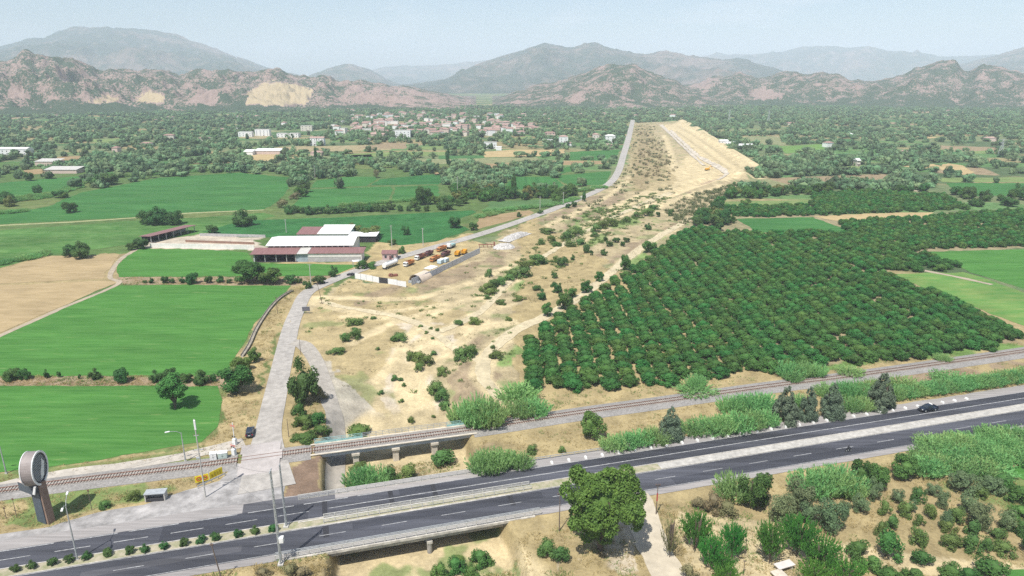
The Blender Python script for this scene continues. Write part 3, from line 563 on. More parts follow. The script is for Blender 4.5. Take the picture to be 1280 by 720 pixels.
ribbon('path', [(1130, 236, 5), (1165, 242, 5), (1178, 246, 5)], DIRT, off=.09, jit=.5, step=6)
ribbon('path', [(1130, 331, 2.8), (1148, 337, 2.8), (1190, 345, 2.8), (1240, 356, 2.5)], DIRT, off=.1, jit=.5, step=5)
SANDT = mat('sandy wheel track', (0.50, 0.425, 0.275), rough=.95, var=.12, scale=.5, var2=.1, scale2=.1)
ribbon('path', [(640, 506, 3), (612, 484, 4), (603, 462, 4.5), (612, 440, 4.5), (645, 413, 4.8), (690, 391, 4.8), (735, 364, 4.8), (800, 311, 4.8), (850, 281, 4.8), (885, 262, 4.5)], SANDT, off=.10, step=2.0, jit=.5)
ribbon('path', [(604, 452, 3), (575, 440, 3.2), (545, 418, 3.4), (505, 398, 3.4), (455, 388, 3.2), (400, 377, 3)], SANDT, off=.10, step=2.0, jit=.6)
ribbon('path', [(548, 415, 3), (600, 390, 3.2), (640, 350, 3.4), (700, 308, 3.6), (770, 270, 4), (840, 240, 4.5)], SANDT, off=.10, step=2.0, jit=.6)
WHT = mat('pale crushed stone', (0.50, 0.44, 0.35), rough=.95, var=.2, scale=.12)
ribbon('canal_bed', [(838, 163, 5), (850, 175, 5), (872, 195, 5), (893, 207, 6), (905, 213, 6), (908, 219, 5), (898, 225, 4)], WHT, off=.35, step=8, jit=1.2); ribbon('canal_bed', [(826, 156, 8), (848, 178, 5), (866, 195, 5), (880, 207, 4)], WHT, off=.35, step=8, jit=1.2)

# ------------------------------------------------------------------ highway bridge over the dry river: a deck for each carriageway, walls, piers, railings
STEEL = mat('painted steel', (0.42, 0.44, 0.44), rough=.5, metal=.3, var=.1, scale=2); RAILG = mat('railing paint', (0.50, 0.49, 0.45), rough=.6, var=.12, scale=3); TEAL = mat('teal railing paint', (0.30, 0.50, 0.48), rough=.5, var=.12, scale=1.5)
def deck(name, t0, t1, o0, o1, label, piers):
    c = RW((t0 + t1) / 2, (o0 + o1) / 2); root = empty(name, (c[0], c[1], FLOOR), HANG, label, 'bridge', 'twin road bridges over the dry river')
    L, W = t1 - t0, o1 - o0; D = -FLOOR
    MB().box((0, 0, D - .42), (L + 1.5, W, .9)).build('deck', CONC, root)
    for k in range(5): MB().box((0, -W / 2 + .9 + k * (W - 1.8) / 4, D - 1.27), (L, .5, .80)).build('girder', CONC, root)
    for s in (-1, 1):
        MB().box((0, s * (W / 2 + .16), D - .1), (L + 8, .3, .56)).build('edge_beam', CONCL, root, bevel=.03)
        MB().box((s * (L / 2 + .7), 0, (D - .9) / 2 - .3), (1.3, W + .9, D - .9 + .6)).build('abutment', CONCL, root)
    for tp in piers:
        x = tp - (t0 + t1) / 2
        MB().box((x, 0, D - 2.0), (1.1, W - .1, .64)).build('pier_cap', CONCL, root, bevel=.04)
        for yy in (-W / 2 + .6, 0, W / 2 - .6): MB().tube([(x, yy, -.8), (x, yy, D - 2.33)], .52, n=14).build('pier', CONC, root)
    return root
tp = [RT(537, 688, -1.5)[0] + .5]
deck('road_bridge', T_L, T_R, 8.7, 17.1, 'concrete road bridge with the nearer carriageway, its pier and abutments facing the camera', tp)
deck('road_bridge', TF_L, TF_R, -1.7, 6.2, 'concrete road bridge under the farther carriageway, between the median and the rail bridge', [(TF_L + TF_R) / 2])
# wing walls either side of the near abutments
for k, (t0, t1, lab) in enumerate(((T_L - 8.5, T_L - 1.5, 'pale stone wing wall left of the road bridge by the lattice mast'), (T_R + 1.5, T_R + 4.5, 'short pale wing wall right of the road bridge'))):
    w = MB(); c = RW((t0 + t1) / 2, 17.3, -1.9); w.box(c, (t1 - t0, .5, 4.2), HANG); tag(w.build('wing_wall', CONCL), lab, 'wall')
def railing(name, t0, t1, o, h, step, m, label, bars=3, fr=None, infill=False, group=None, z=.1):
    L = t1 - t0
    if fr is None: q = RW(t0, o, z); root = empty(name, q, HANG, label, 'railing', group)
    else: root = empty(name, fr[0], fr[1], label, 'railing', group)
    r_ = MB()
    for k in range(bars): zz = h * (k + 1) / bars - .05; r_.box((L / 2, 0, zz), (L, .07 if k < bars - 1 else .12, .07 if k < bars - 1 else .12))
    r_.build('rail', m, root)
    n = int(L / step) + 1
    pm = MB().box((0, 0, h / 2 - .3), (.16, .16, h + .55)).mesh('post', m)
    for i in range(n): link('post', pm, root, (min(i * step, L), 0, 0))
    if infill:
        b_ = MB(); q = .32
        while q < L: b_.box((q, 0, h / 2), (.035, .035, h - .15)); q += .32
        b_.build('bars', m, root)
    return root
railing('railing', TF_L - 4, TF_R + 3, -1.75, 1.15, 2.0, RAILG, 'pale metal railing along the far edge of the road bridge', infill=True)
railing('railing', TF_L + 1, TF_R + 9, 6.35, 1.0, 2.2, RAILG, 'metal railing on the median, the row next to the farther carriageway')
railing('railing', TF_L + 1, TF_R + 9, 7.95, 1.0, 2.2, RAILG, 'metal railing on the median, the row next to the nearer carriageway')
railing('railing', T_L - 9, T_R + 6, 17.05, 1.1, 2.0, RAILG, 'pale metal railing along the outer edge of the near bridge deck', infill=True)
railing('railing', T_L - 9, T_R + 6, 15.75, .75, 2.6, STEEL, 'low guard rail between near carriageway and bridge footway', bars=2)
railing('railing', TF_R + 5, TF_R + 38, -2.9, .75, 3.0, STEEL, 'low grey guard rail beyond the bridge along the far shoulder', bars=2)
# white marker blocks along the far shoulder
mk = MB().box((0, 0, .2), (.5, .95, .42), taper=.8).mesh('marker_block', mat('whitewashed concrete', (0.78, 0.77, 0.73), var=.06)); ti = RT(690, 580)[0]; k = 0
while ti < 235:
    q = RW(ti, -.75, .1); o = link('marker_block', mk, None, q, HANG)
    tag(o, f'white marker block at the far road edge, {ORD[k]} counted from the rail bridge', 'marker block', 'white marker blocks along the far shoulder'); ti += 4.2; k += 1

# ------------------------------------------------------------------ railway
RAIL = spline([P(*p)[:2] + (0,) for p in ((-260, 652), (-120, 631), (0, 614.5), (120, 599), (240, 584.5), (320, 573.5), (400, 562.5), (500, 549.5), (600, 536), (720, 517.5), (850, 499.5), (960, 484), (1100, 466), (1280, 440), (1420, 419), (1600, 390))], 1.0)
rd = np.gradient(RAIL[:, :2], axis=0); rl = np.linalg.norm(rd, axis=1); rd /= rl[:, None]; rn = np.stack([rd[:, 1], -rd[:, 0]], 1); rs = np.concatenate([[0], np.cumsum(np.linalg.norm(np.diff(RAIL[:, :2], axis=0), axis=1))])
def rail_at(s): return np.array([np.interp(s, rs, RAIL[:, 0]), np.interp(s, rs, RAIL[:, 1])]), math.atan2(np.interp(s, rs, rd[:, 1]), np.interp(s, rs, rd[:, 0]))
def rail_s(px_, py_):
    q = np.array(P(px_, py_)[:2]); return rs[np.argmin(np.hypot(*(RAIL[:, :2] - q).T))]
SB0, SB1 = rail_s(394, 565), rail_s(592, 538)
SX0, SX1 = rail_s(296, 577), rail_s(352, 569)
def rail_strip(name, prof, m, s0=0, s1=None, step=1.0):
    s1 = rs[-1] if s1 is None else s1; ss = np.arange(s0, s1, step); cx = np.interp(ss, rs, RAIL[:, 0]); cyy = np.interp(ss, rs, RAIL[:, 1]); nx = np.interp(ss, rs, rn[:, 0]); ny = np.interp(ss, rs, rn[:, 1])
    v = np.stack([np.stack([cx + nx * o, cyy + ny * o, 0 * cx + z], 1) for o, z in prof], 1)
    return npmesh(name, v.reshape(-1, 3), gridfaces(len(ss), len(prof)), m)
for s0, s1 in ((0, SX0 + .5), (SX1 - .5, SB0), (SB1, rs[-1])):
    tag(link('ballast', rail_strip('ballast', [(-3.3, .05), (-2.6, .12), (-1.8, .26), (1.8, .26), (2.8, .12), (4.0, .05)], GRAVEL, s0, s1)), kind='structure')
trk = empty('railway_track', (*RAIL[len(RAIL) // 2, :2], 0.0), 0, 'single railway track with rusty rails running across the valley beside the highway', 'railway track')
trk.matrix_world  # the parts keep world coordinates through the inverse below
RUST = mat('rusty rail', (0.17, 0.085, 0.06), rough=.6, metal=.4, var=.2, scale=1.5); SLEEP = mat('concrete sleeper', (0.36, 0.315, 0.27), var=.12, scale=.7); 
off = Vector(trk.location)
for o in (-.75, .75):
    me = rail_strip('rail', [(o - .06, .40), (o - .06, .56), (o + .06, .56), (o + .06, .40)], RUST); link('rail', me, trk, -off)
slm = MB().box((0, 0, 0), (.26, 2.5, .2)).mesh('sleeper', SLEEP); smid = rail_s(130, 598); sl_ = []
for s in np.arange(2, rs[-1] - 2, .62):
    if SX0 < s < SX1: continue
    q, a = rail_at(s); sl_.append((abs(s - smid), q, a))
sl_.sort(key=lambda r: r[0]); far_ = MB()
for i, (_, q, a) in enumerate(sl_):
    if i < 100: link('sleeper', slm, trk, Vector((q[0], q[1], .32)) - off, a)
    else: far_.box((q[0] - off.x, q[1] - off.y, .32), (.26, 2.5, .2), a)
tag(far_.build('sleepers', SLEEP, trk), kind='stuff')
cr = MB()
ribbon('crossing_paving', [(*RAIL[np.searchsorted(rs, s), :2], 4.2) for s in np.linspace(SX0 + .5, SX1 - .5, 6)], CONCR, off=.50, world=True, terr=False, step=1)
for sgn in (-1, 1): # paved ramps up to the rails
    ss = np.linspace(SX0 + .5, SX1 - .5, 8); v = []
    for s in ss:
        q, a = rail_at(s); n_ = np.array([math.sin(a), -math.cos(a)]) * sgn; v += [(*(q + n_ * 2.1), .50), (*(q + n_ * 7), .14)]
    tag(link('crossing_ramp', npmesh('crossing_ramp', np.array(v), gridfaces(len(ss), 2), CONCR)), kind='structure')
# rail bridge
q0, _ = rail_at(SB0); q1, _ = rail_at(SB1); LB = float(np.linalg.norm(q1 - q0)); ab = math.atan2(*(q1 - q0)[::-1]); mid = (q0 + q1) / 2
rb = empty('rail_bridge', (mid[0], mid[1], FLOOR), ab, 'railway bridge on three concrete piers with teal railing over the dry river', 'bridge')
D = -FLOOR; CREAM = mat('cream concrete', (0.56, 0.50, 0.41), var=.1, scale=.8, var2=.1, scale2=.3); GIRD = mat('grey girder', (0.40, 0.43, 0.46), rough=.6, var=.1)
MB().box((0, 0, D + .06), (LB, 4.4, .4)).build('deck', GRAVEL, rb); 
for s in (-1, 1): MB().box((0, s * 2.05, D - .42), (LB, .35, .78)).build('girder', GIRD, rb); MB().box((0, s * 2.45, D + .32), (LB + 2, .5, .16)).build('walkway', CREAM, rb)
for f in (.245, .495, .745):
    x = -LB / 2 + LB * f; MB().box((x, 0, D - 1.15), (1.9, 5.2, .65)).build('pier_cap', CREAM, rb, bevel=.05)
    p_ = MB(); p_.prism([(x + .75 * math.cos(a), .0) for a in ()] or [(x - .7, -1), (x + .7, -1), (x + .7, D - 1.5), (x - .7, D - 1.5)], -2.2, 2.2); p_.build('pier', CREAM, rb, bevel=.1)
for s in (-1, 1): MB().box((s * (LB / 2 + .9), 0, D / 2 - .4), (1.8, 6.4, D + .7)).build('abutment', CREAM, rb, bevel=.04)
n_ = Vector((math.sin(ab), -math.cos(ab), 0)); dv = Vector((math.cos(ab), math.sin(ab), 0)); far0 = Vector((q0[0], q0[1], .4)) - n_ * 2.6
for fr_, Lx, m_, lab in ((far0, LB * .30, TEAL, 'teal railing on the far side of the rail bridge, left stretch'), (far0 + dv * LB * .30, LB * .55, STEEL, 'thin grey railing along the far side of the rail bridge'), (far0 + dv * LB * .85, LB * .2, TEAL, 'short teal railing at the right end of the rail bridge')):
    root = empty('railing', fr_, ab, lab, 'railing')
    r_ = MB()
    for zz in (.45, .9, 1.3): r_.box((Lx / 2, 0, zz), (Lx, .07, .09))
    r_.build('rail', m_, root); pm = MB().box((0, 0, .6), (.1, .1, 1.4)).mesh('post', m_)
    for i in range(int(Lx / 1.6) + 1): link('post', pm, root, (i * 1.6, 0, 0))
    if m_ is TEAL: MB().box((Lx / 2, 0, .33), (Lx, .04, .55)).build('panel', TEAL, root)
# ------------------------------------------------------------------ vegetation: leaf-clump crowns, one mesh per variety, copied with their trunks
def ico(sub):
    bm = bmesh.new(); bmesh.ops.create_icosphere(bm, subdivisions=sub, radius=1); v = np.array([q.co[:] for q in bm.verts]); f = np.array([[q.index for q in p.verts] for p in bm.faces]); bm.free(); return v, f
ICO1, ICO2 = ico(1), ico(2)
def leaves(centers, outward, size, r, elong=1.0, up=.35, jitter=.8, drop=0.0):
    """leaf faces (two triangles each) at centers, turned roughly outward"""
    n = len(centers); nrm = outward * .8 + r.normal(size=(n, 3)) * jitter * .6 + np.array([0, 0, up]); nrm /= np.linalg.norm(nrm, axis=1)[:, None]
    a = r.normal(size=(n, 3)); a[:, 2] -= drop; u = a - (a * nrm).sum(1)[:, None] * nrm; u /= np.linalg.norm(u, axis=1)[:, None] + 1e-9; w = np.cross(nrm, u)
    s = size * r.uniform(.6, 1.3, n)[:, None]; u = u * s * elong; w = w * s * .55
    v = np.stack([centers - u, centers + w, centers + u, centers - w], 1).reshape(-1, 3)
    return v, np.arange(n * 4).reshape(-1, 4)
def crown(name, m, seed, nleaf, leaf, nclump, clump=.42, shape='round', core=.72, jit=.8, elong=1.1):
    """unit crown: radius 1, height 0..1"""
    r = np.random.default_rng(seed); d = r.normal(size=(nclump, 3)); d /= np.linalg.norm(d, axis=1)[:, None]
    rad = (r.uniform(.36, .97, nclump) if nclump > 60 else r.uniform(.5, .88, nclump))[:, None] if nclump > 1 else np.zeros((1, 1)); c = d * rad
    if shape == 'cone':
        z = r.uniform(-1, .95, nclump); k = np.power(1 - (z + 1) / 2, .62) * .76 + .03; a = r.uniform(0, 6.28, nclump); c = np.stack([np.cos(a) * k, np.sin(a) * k, z], 1); cr = np.maximum(.12, .38 * (1.15 - (z + 1) / 2))
    elif shape == 'dome':
        c[:, 2] = np.abs(c[:, 2]) * 1.3 - .75; cr = clump * r.uniform(.8, 1.2, nclump)
    elif shape == 'column':
        z = r.uniform(-.95, .9, nclump); k = .5 * np.sqrt(np.maximum(0, 1 - z ** 2)); a = r.uniform(0, 6.28, nclump); c = np.stack([np.cos(a) * k, np.sin(a) * k, z], 1); cr = np.full(nclump, clump)
    else:
        cr = clump * r.uniform(.7, 1.25, nclump)
    who = r.choice(nclump, nleaf, p=(cr ** 2) / (cr ** 2).sum()); dd = r.normal(size=(nleaf, 3)); dd += c[who] * .8; dd /= np.linalg.norm(dd, axis=1)[:, None]
    pos = c[who] + dd * (cr[who] * r.uniform(.72, 1.08, nleaf))[:, None]
    v, f = leaves(pos, dd, leaf, r, elong, jitter=jit); VV, FF = [v], [f]; k = len(v)
    iv, if_ = ICO1; tris = []
    if core:
        for i in range(nclump):
            p = c[i] + iv * cr[i] * core * (1 + (r.random((len(iv), 1)) - .5) * .35); VV.append(p); tris.append(if_ + k); k += len(p)
        q = iv * .55 if shape in ('round', 'dome') else iv * np.array([.34, .34, .8]); q = q + (np.array([0, 0, -.25]) if shape == 'cone' else 0); VV.append(q); tris.append(if_ + k); k += len(q)
    V = np.concatenate(VV); V[:, 2] = V[:, 2] * .5 + .5; V[:, 2] = np.maximum(V[:, 2], 0.0)
    me = bpy.data.meshes.new(name); fl = [tuple(q) for q in FF[0]] + [tuple(q) for t_ in tris for q in t_]
    me.from_pydata(V.tolist(), [], fl); me.materials.append(m); return me
def sprays(name, m, seed, nstem, nleaf, leaf, spread=.75, elong=2.6, base=.25, top=1.0, dropk=0.0, axis=0.0):
    """unit plant of many rising shoots with long leaves: canes, mulberry shoots, coarse bushes"""
    r = np.random.default_rng(seed); VV, k, FF = [], 0, []
    for i in range(nstem):
        a = r.uniform(0, 6.283); q = math.sqrt(r.random()); b = np.array([math.cos(a) * q * base, math.sin(a) * q * base, axis * r.random()]); tip = np.array([math.cos(a) * q * spread + b[0] * .6, math.sin(a) * q * spread + b[1] * .6, b[2] + (top - b[2]) * r.uniform(.55, 1.0) * (1.03 - .45 * q)])
        s = r.uniform(.12, 1.0, nleaf); p = b + (tip - b) * s[:, None]; p[:, :2] += (tip - b)[:2] * (s * s)[:, None] * .25
        o = r.normal(size=(nleaf, 3)) * .7 + np.array([math.cos(a), math.sin(a), .5]); o /= np.linalg.norm(o, axis=1)[:, None]; p = p + o * leaf * .6
        u = o + np.array([0, 0, .35 - dropk]); u /= np.linalg.norm(u, axis=1)[:, None]; w = np.cross(u, r.normal(size=(nleaf, 3))); w /= np.linalg.norm(w, axis=1)[:, None]
        L = leaf * elong * .5 * r.uniform(.6, 1.2, nleaf)[:, None]; W = leaf * .32
        v = np.stack([p - u * L, p + w * W, p + u * L, p - w * W], 1).reshape(-1, 3); VV.append(v); FF.append(np.arange(len(v)).reshape(-1, 4) + k); k += len(v)
    V = np.concatenate(VV); V[:, 2] = np.maximum(V[:, 2], 0.0); return npmesh(name, V, np.concatenate(FF), m)
BARK = mat('bark', (0.13, 0.10, 0.075), rough=.95, var=.2, scale=1.5)
def trunk_mesh(seed, limbs=3):
    r = np.random.default_rng(seed); b = MB(); b.tube([(0, 0, -.05), (.15, 0, .35), (.0, .1, .7), (.1, 0, 1.0)], 1.0, .45, 7)
    for i in range(limbs):
        a = 6.283 * i / limbs + r.uniform(-.4, .4); z = r.uniform(.45, .65); b.tube([(0, 0, z), (math.cos(a) * 3, math.sin(a) * 3, z + .22), (math.cos(a) * 5.5, math.sin(a) * 5.5, z + .5)], .5, .18, 5)
    return b.mesh('trunk', BARK)
TRUNKS = [trunk_mesh(s) for s in (1, 2, 3)]
L_CIT = leafmat('citrus leaf', (0.072, 0.175, 0.036), (0.038, 0.11, 0.024), rnd=.2, scale=1.3)
L_BROAD = leafmat('broad leaf', (0.11, 0.205, 0.048), (0.056, 0.13, 0.030), rnd=.25)
L_WALNUT = leafmat('walnut leaf', (0.15, 0.26, 0.05), (0.07, 0.15, 0.03), rnd=.05, scale=.7)
L_DARK = leafmat('dark leaf', (0.08, 0.165, 0.045), (0.045, 0.105, 0.03), rnd=.22)
L_OLIVE = leafmat('olive leaf', (0.19, 0.25, 0.12), (0.115, 0.17, 0.075), rnd=.18)
L_CON = leafmat('cypress leaf', (0.15, 0.195, 0.12), (0.09, 0.125, 0.08), rnd=.12)
L_REED = leafmat('cane leaf', (0.28, 0.47, 0.17), (0.17, 0.34, 0.11), rnd=.14, trans=.3)
L_BRIGHT = leafmat('shoot leaf', (0.11, 0.28, 0.045), (0.06, 0.18, 0.03), rnd=.12, trans=.3)
L_SHRUB = leafmat('scrub leaf', (0.14, 0.22, 0.06), (0.085, 0.15, 0.04), rnd=.22)
L_DRY = leafmat('dry scrub leaf', (0.24, 0.21, 0.105), (0.155, 0.15, 0.075), rnd=.2)
L_FAR = leafmat('far leaf', (0.115, 0.175, 0.08), (0.065, 0.12, 0.052), rnd=.5, trans=0)
L_YEL = leafmat('yellowing leaf', (0.20, 0.21, 0.06), (0.13, 0.15, 0.045), rnd=.1)
PR = {}
PR['citrus'] = [crown('crown', L_CIT, 20 + i, 1100, .105, 15, .40, 'dome', .72, jit=1.0) for i in range(4)]
PR['broad'] = [crown('crown', L_BROAD, 30 + i, 2600, .075, 18, .34, core=.6) for i in range(4)]
PR['dark'] = [crown('crown', L_DARK, 40 + i, 2200, .078, 16, .36, core=.6) for i in range(3)]
PR['yellow'] = [crown('crown', L_YEL, 45 + i, 1200, .10, 14, .38) for i in range(2)]
PR['walnut'] = [crown('crown', L_WALNUT, 52, 26000, .036, 80, .20, core=.45, jit=1.2)]
PR['conifer'] = [crown('crown', L_CON, 60 + i, 4200, .06, 60, shape='cone', core=.6) for i in range(3)]
PR['column'] = [crown('crown', L_DARK, 66, 700, .12, 16, .42, 'column')]
PR['olive'] = [crown('crown', L_OLIVE, 70 + i, 2400, .06, 15, .37, core=.42, jit=1.2) for i in range(3)]
PR['shrub'] = [crown('foliage', L_SHRUB, 80 + i, 1300, .085, 11, .44, 'dome', .5, jit=1.1) for i in range(4)]
PR['greenbush'] = [crown('foliage', L_BROAD, 86 + i, 1500, .08, 12, .42, 'dome', .55, jit=1.1) for i in range(3)]
PR['dry'] = [crown('foliage', L_DRY, 90 + i, 1000, .08, 10, .44, 'dome', .45, jit=1.1) for i in range(3)]
PR['cane'] = [sprays('foliage', L_REED, 100 + i, 210, 14, .085, .95, 2.8, .85) for i in range(3)]
PR['shoots'] = [sprays('foliage', L_BRIGHT, 110 + i, 150, 20, .075, .95, 2.4, .45, .95, .25, .5) for i in range(3)]
PR['sparse'] = [sprays('foliage', L_DRY, 120, 45, 14, .075, .9, 2.0, .15)]
def farcrown(seed):
    r = np.random.default_rng(seed); VV, TT, k = [], [], 0; iv, f_ = ICO1
    for i in range(5):
        c = r.normal(size=3) * np.array([.42, .42, .3]); s = r.uniform(.45, .7); p = c + iv * s * (1 + (r.random((len(iv), 1)) - .5) * .4); VV.append(p); TT.append(f_ + k); k += len(p)
    V = np.concatenate(VV); V[:, 2] = np.maximum(0, V[:, 2] * .5 + .5); V[:, :2] *= 1.0
    n = 90; d = r.normal(size=(n, 3)); d /= np.linalg.norm(d, axis=1)[:, None]; d[:, 2] = d[:, 2] * .45 + .5; d[:, :2] *= r.uniform(.8, 1.05, (n, 1)); lv, lf = leaves(d, d, .17, r)
    lv[:, 2] = np.maximum(lv[:, 2], 0); me = bpy.data.meshes.new('crown'); me.from_pydata(np.concatenate([V, lv]).tolist(), [], [tuple(q) for q in np.concatenate(TT)] + [tuple(q + k) for q in lf]); me.materials.append(L_FAR); return me
PR['far'] = [farcrown(130 + i) for i in range(5)]
_pick = {}
def nextproto(kind):
    _pick[kind] = _pick.get(kind, -1) + 1; return PR[kind][_pick[kind] % len(PR[kind])]
def fit(cx, cy, w, h):
    """centre, radius and height of a crown that fills a w x h box of photo pixels and stands on the ground"""
    z = 1.0
    for _ in range(8):
        x, y, _z = P(cx, cy, z); d = depth(x, y, z); dep = math.atan2(CAM_H - z, math.hypot(x, y)); r = w * d / FPX / 2; ht = h * d / FPX / 2
        q = max(ht ** 2 - (r * math.sin(dep)) ** 2, (.45 * ht) ** 2); hh = 2 * math.sqrt(q) / math.cos(dep); g = H1(x, y); z = .5 * (z + g + hh / 2)
    return x, y, g, r, hh
def plant(name, kind, x, y, g, r, h, label=None, cat='tree', group=None, tb=0.0, rz=None, trunk=None):
    """a thing standing at its base: tree > crown, trunk; low bush > foliage as one mesh"""
    rz = random.uniform(0, 6.28) if rz is None else rz; me = nextproto(kind)
    if not trunk:
        o = link(name, me, None, (x, y, g - .03), rz, (r, r, h)); return tag(o, label, cat, group)
    root = empty(name, (x, y, g), rz, label, cat, group)
    link('crown', me, root, (0, 0, h * tb), 0, (r, r, h * (1 - tb)))
    link('trunk', random.choice(TRUNKS), root, (0, 0, 0), 0, (trunk, trunk, h * (tb + (1 - tb) * .55))); return root
def boxes(kind, name, cat, lab, lst, group=None, tb=0.0, trunk=0.0, x01=True, grow=1.0):
    """lst of photo boxes x0, y0, x1, y1; lab is a label with {} for the ordinal"""
    for i, b in enumerate(lst):
        cx, cy_, w, h = (b[0] + b[2]) / 2, (b[1] + b[3]) / 2, (b[2] - b[0]) * grow, (b[3] - b[1]) * grow
        x, y, g, r, hh = fit(cx, cy_, w, h); plant(name, kind, x, y, g, r, hh, lab.format(ORD[i]) if '{' in lab else lab, cat, group, tb, None, max(.08, r * .09) * trunk if trunk else None)

# --- the orchard: rows of citrus trees; the 300 nearest stand as trees of their own, the rest as one grove
ORCH = [(643, 486), (650, 452), (655, 428), (700, 398), (735, 374), (775, 348), (812, 322), (852, 290), (880, 284), (905, 291), (945, 292), (1010, 301), (1066, 318), (1060, 338), (1103, 343), (1172, 369), (1240, 398), (1276, 424), (1240, 436), (1150, 448), (1090, 452), (1012, 462), (930, 468), (850, 479), (760, 487), (690, 489)]
ORCH2 = [[(952, 293), (1000, 290), (1060, 292), (1046, 279), (1090, 276.5), (1160, 272), (1230, 266), (1420, 258), (1420, 305), (1280, 308), (1160, 313), (1070, 317), (1010, 300)], [(1066, 319), (1155, 318), (1205, 334), (1200, 339), (1105, 341), (1066, 337)],
         [(1015, 243), (1080, 239), (1180, 245), (1215, 262), (1165, 264), (1020, 270)], [(905, 259), (1012, 257), (1015, 270), (915, 272)]]
def rows(poly, dx, dy, jit, skip=.012, rot=0.0):
    w = np.array([P(*p)[:2] for p in poly]); c = w.mean(0); cs, sn = math.cos(rot), math.sin(rot); q = (w - c) @ np.array([[cs, -sn], [sn, cs]])
    out = []
    for i, x in enumerate(np.arange(q[:, 0].min(), q[:, 0].max(), dx)):
        for y in np.arange(q[:, 1].min() + (i % 2) * dy * .3, q[:, 1].max(), dy):
            if random.random() < skip: continue
            p = np.array([x + random.gauss(0, jit), y + random.gauss(0, jit)]) @ np.array([[cs, sn], [-sn, cs]]) + c; out.append(p)
    out = np.array(out); k = inpoly(out[:, 0], out[:, 1], w); return out[k]
cit = rows(ORCH, 5.6, 4.6, .25, .02); cit = cit[np.argsort(depth(cit[:, 0], cit[:, 1]))]
for x, y in cit[:300]:
    h = random.uniform(3.7, 4.6); plant('citrus_tree', 'citrus', x, y, 0.0, random.uniform(2.5, 2.95), h, 'round dark green citrus tree in the rows of the near orchard block', 'tree', 'citrus trees in the front rows of the orchard', .03, None, .16)
def scatter_stuff(name, pts, rad, hts, kinds, z=None):
    """many plants as one object: a point cloud that carries copies of the crowns"""
    n = len(pts); me = bpy.data.meshes.new(name); me.vertices.add(n)
    zz = np.zeros(n) if z is None else z; me.vertices.foreach_set('co', np.column_stack([pts, zz]).astype(np.float32).ravel())
    a = me.attributes.new('sc', 'FLOAT_VECTOR', 'POINT'); a.data.foreach_set('vector', np.column_stack([rad, rad, hts]).astype(np.float32).ravel())
    a = me.attributes.new('rt', 'FLOAT_VECTOR', 'POINT'); a.data.foreach_set('vector', np.column_stack([np.zeros(n), np.zeros(n), rng.uniform(0, 6.28, n)]).astype(np.float32).ravel())
    o = link(name, me); ng = bpy.data.node_groups.new(name, 'GeometryNodeTree'); ng.interface.new_socket('Geometry', in_out='INPUT', socket_type='NodeSocketGeometry'); ng.interface.new_socket('Geometry', in_out='OUTPUT', socket_type='NodeSocketGeometry')
    gi, go = ng.nodes.new('NodeGroupInput'), ng.nodes.new('NodeGroupOutput'); ip = ng.nodes.new('GeometryNodeInstanceOnPoints'); jn = ng.nodes.new('GeometryNodeJoinGeometry'); ip.inputs['Pick Instance'].default_value = True
    for me_ in kinds:
        src = next((q for q in C.objects if q.data == me_), None)
        if src is None: continue
        oi = ng.nodes.new('GeometryNodeObjectInfo'); oi.inputs['Object'].default_value = src; oi.inputs['As Instance'].default_value = True; ng.links.new(oi.outputs['Geometry'], jn.inputs[0])
    for nm, sock in (('sc', 'Scale'), ('rt', 'Rotation')):
        na_ = ng.nodes.new('GeometryNodeInputNamedAttribute'); na_.data_type = 'FLOAT_VECTOR'; na_.inputs['Name'].default_value = nm; ng.links.new(na_.outputs['Attribute'], ip.inputs[sock])
    ng.links.new(gi.outputs[0], ip.inputs['Points']); ng.links.new(jn.outputs[0], ip.inputs['Instance'])
    ng.links.new(ip.outputs[0], go.inputs[0]); md = o.modifiers.new('copies', 'NODES'); md.node_group = ng; return tag(o, kind='stuff')
rest = [cit[300:]] + [rows(p, 5.6, 5.2, .5, .03, .12) for p in ORCH2]; rest = np.concatenate(rest)
scatter_stuff('citrus_grove', rest, rng.uniform(2.45, 2.85, len(rest)), rng.uniform(3.6, 4.7, len(rest)), PR['citrus'])
# a few bare-tipped taller trees in the grove edges
boxes('broad', 'orchard_edge_tree', 'tree', 'bushy green tree at the orchard edge, {} along the sand track from the near end', [(677, 378, 691, 396), (694, 364, 715, 387), (706, 358, 722, 372), (725, 350, 741, 366), (743, 339, 755, 352), (774, 317, 788, 338), (803, 299, 821, 316)], 'trees along the sand track beside the orchard', .05, 1)

# --- single trees and bushes read off the photograph
boxes('walnut', 'walnut_tree', 'tree', 'tall leafy walnut tree standing beside the highway in the foreground', [(704, 582, 800, 694)], None, .13, 1.0)
boxes('conifer', 'cypress_tree', 'tree', 'dark grey-green cone-shaped tree by the far road edge, {} from the left', [(822, 509, 855, 548), (966, 483, 1000, 528), (999, 483, 1025, 525), (1025, 480, 1057, 521), (1086, 466, 1120, 511)], 'cone-shaped trees between highway and railway', .02, .7)
boxes('broad', 'tree', 'tree', 'small round dark green tree alone between railway and highway', [(724, 513, 757, 547)], None, .04, 1)
boxes('dark', 'island_tree', 'tree', 'tall dark ragged tree on the island between the two forking roads', [(362, 450, 398, 506)], None, .02, .8)
boxes('dry', 'shrub', 'shrub', 'brown half-dry shrub beside the tall tree on the road island', [(388, 476, 407, 500)])
boxes('greenbush', 'shrub', 'shrub', 'low green shrub on the road island, {} going down from the tree', [(364, 500, 384, 520), (366, 512, 394, 535), (385, 510, 408, 530), (388, 526, 413, 546), (366, 536, 398, 553)], 'shrubs on the road island')
boxes('broad', 'tree', 'tree', 'lone round tree casting a shadow in the lower green field', [(197, 468, 236, 512)], None, .28, 1.2)
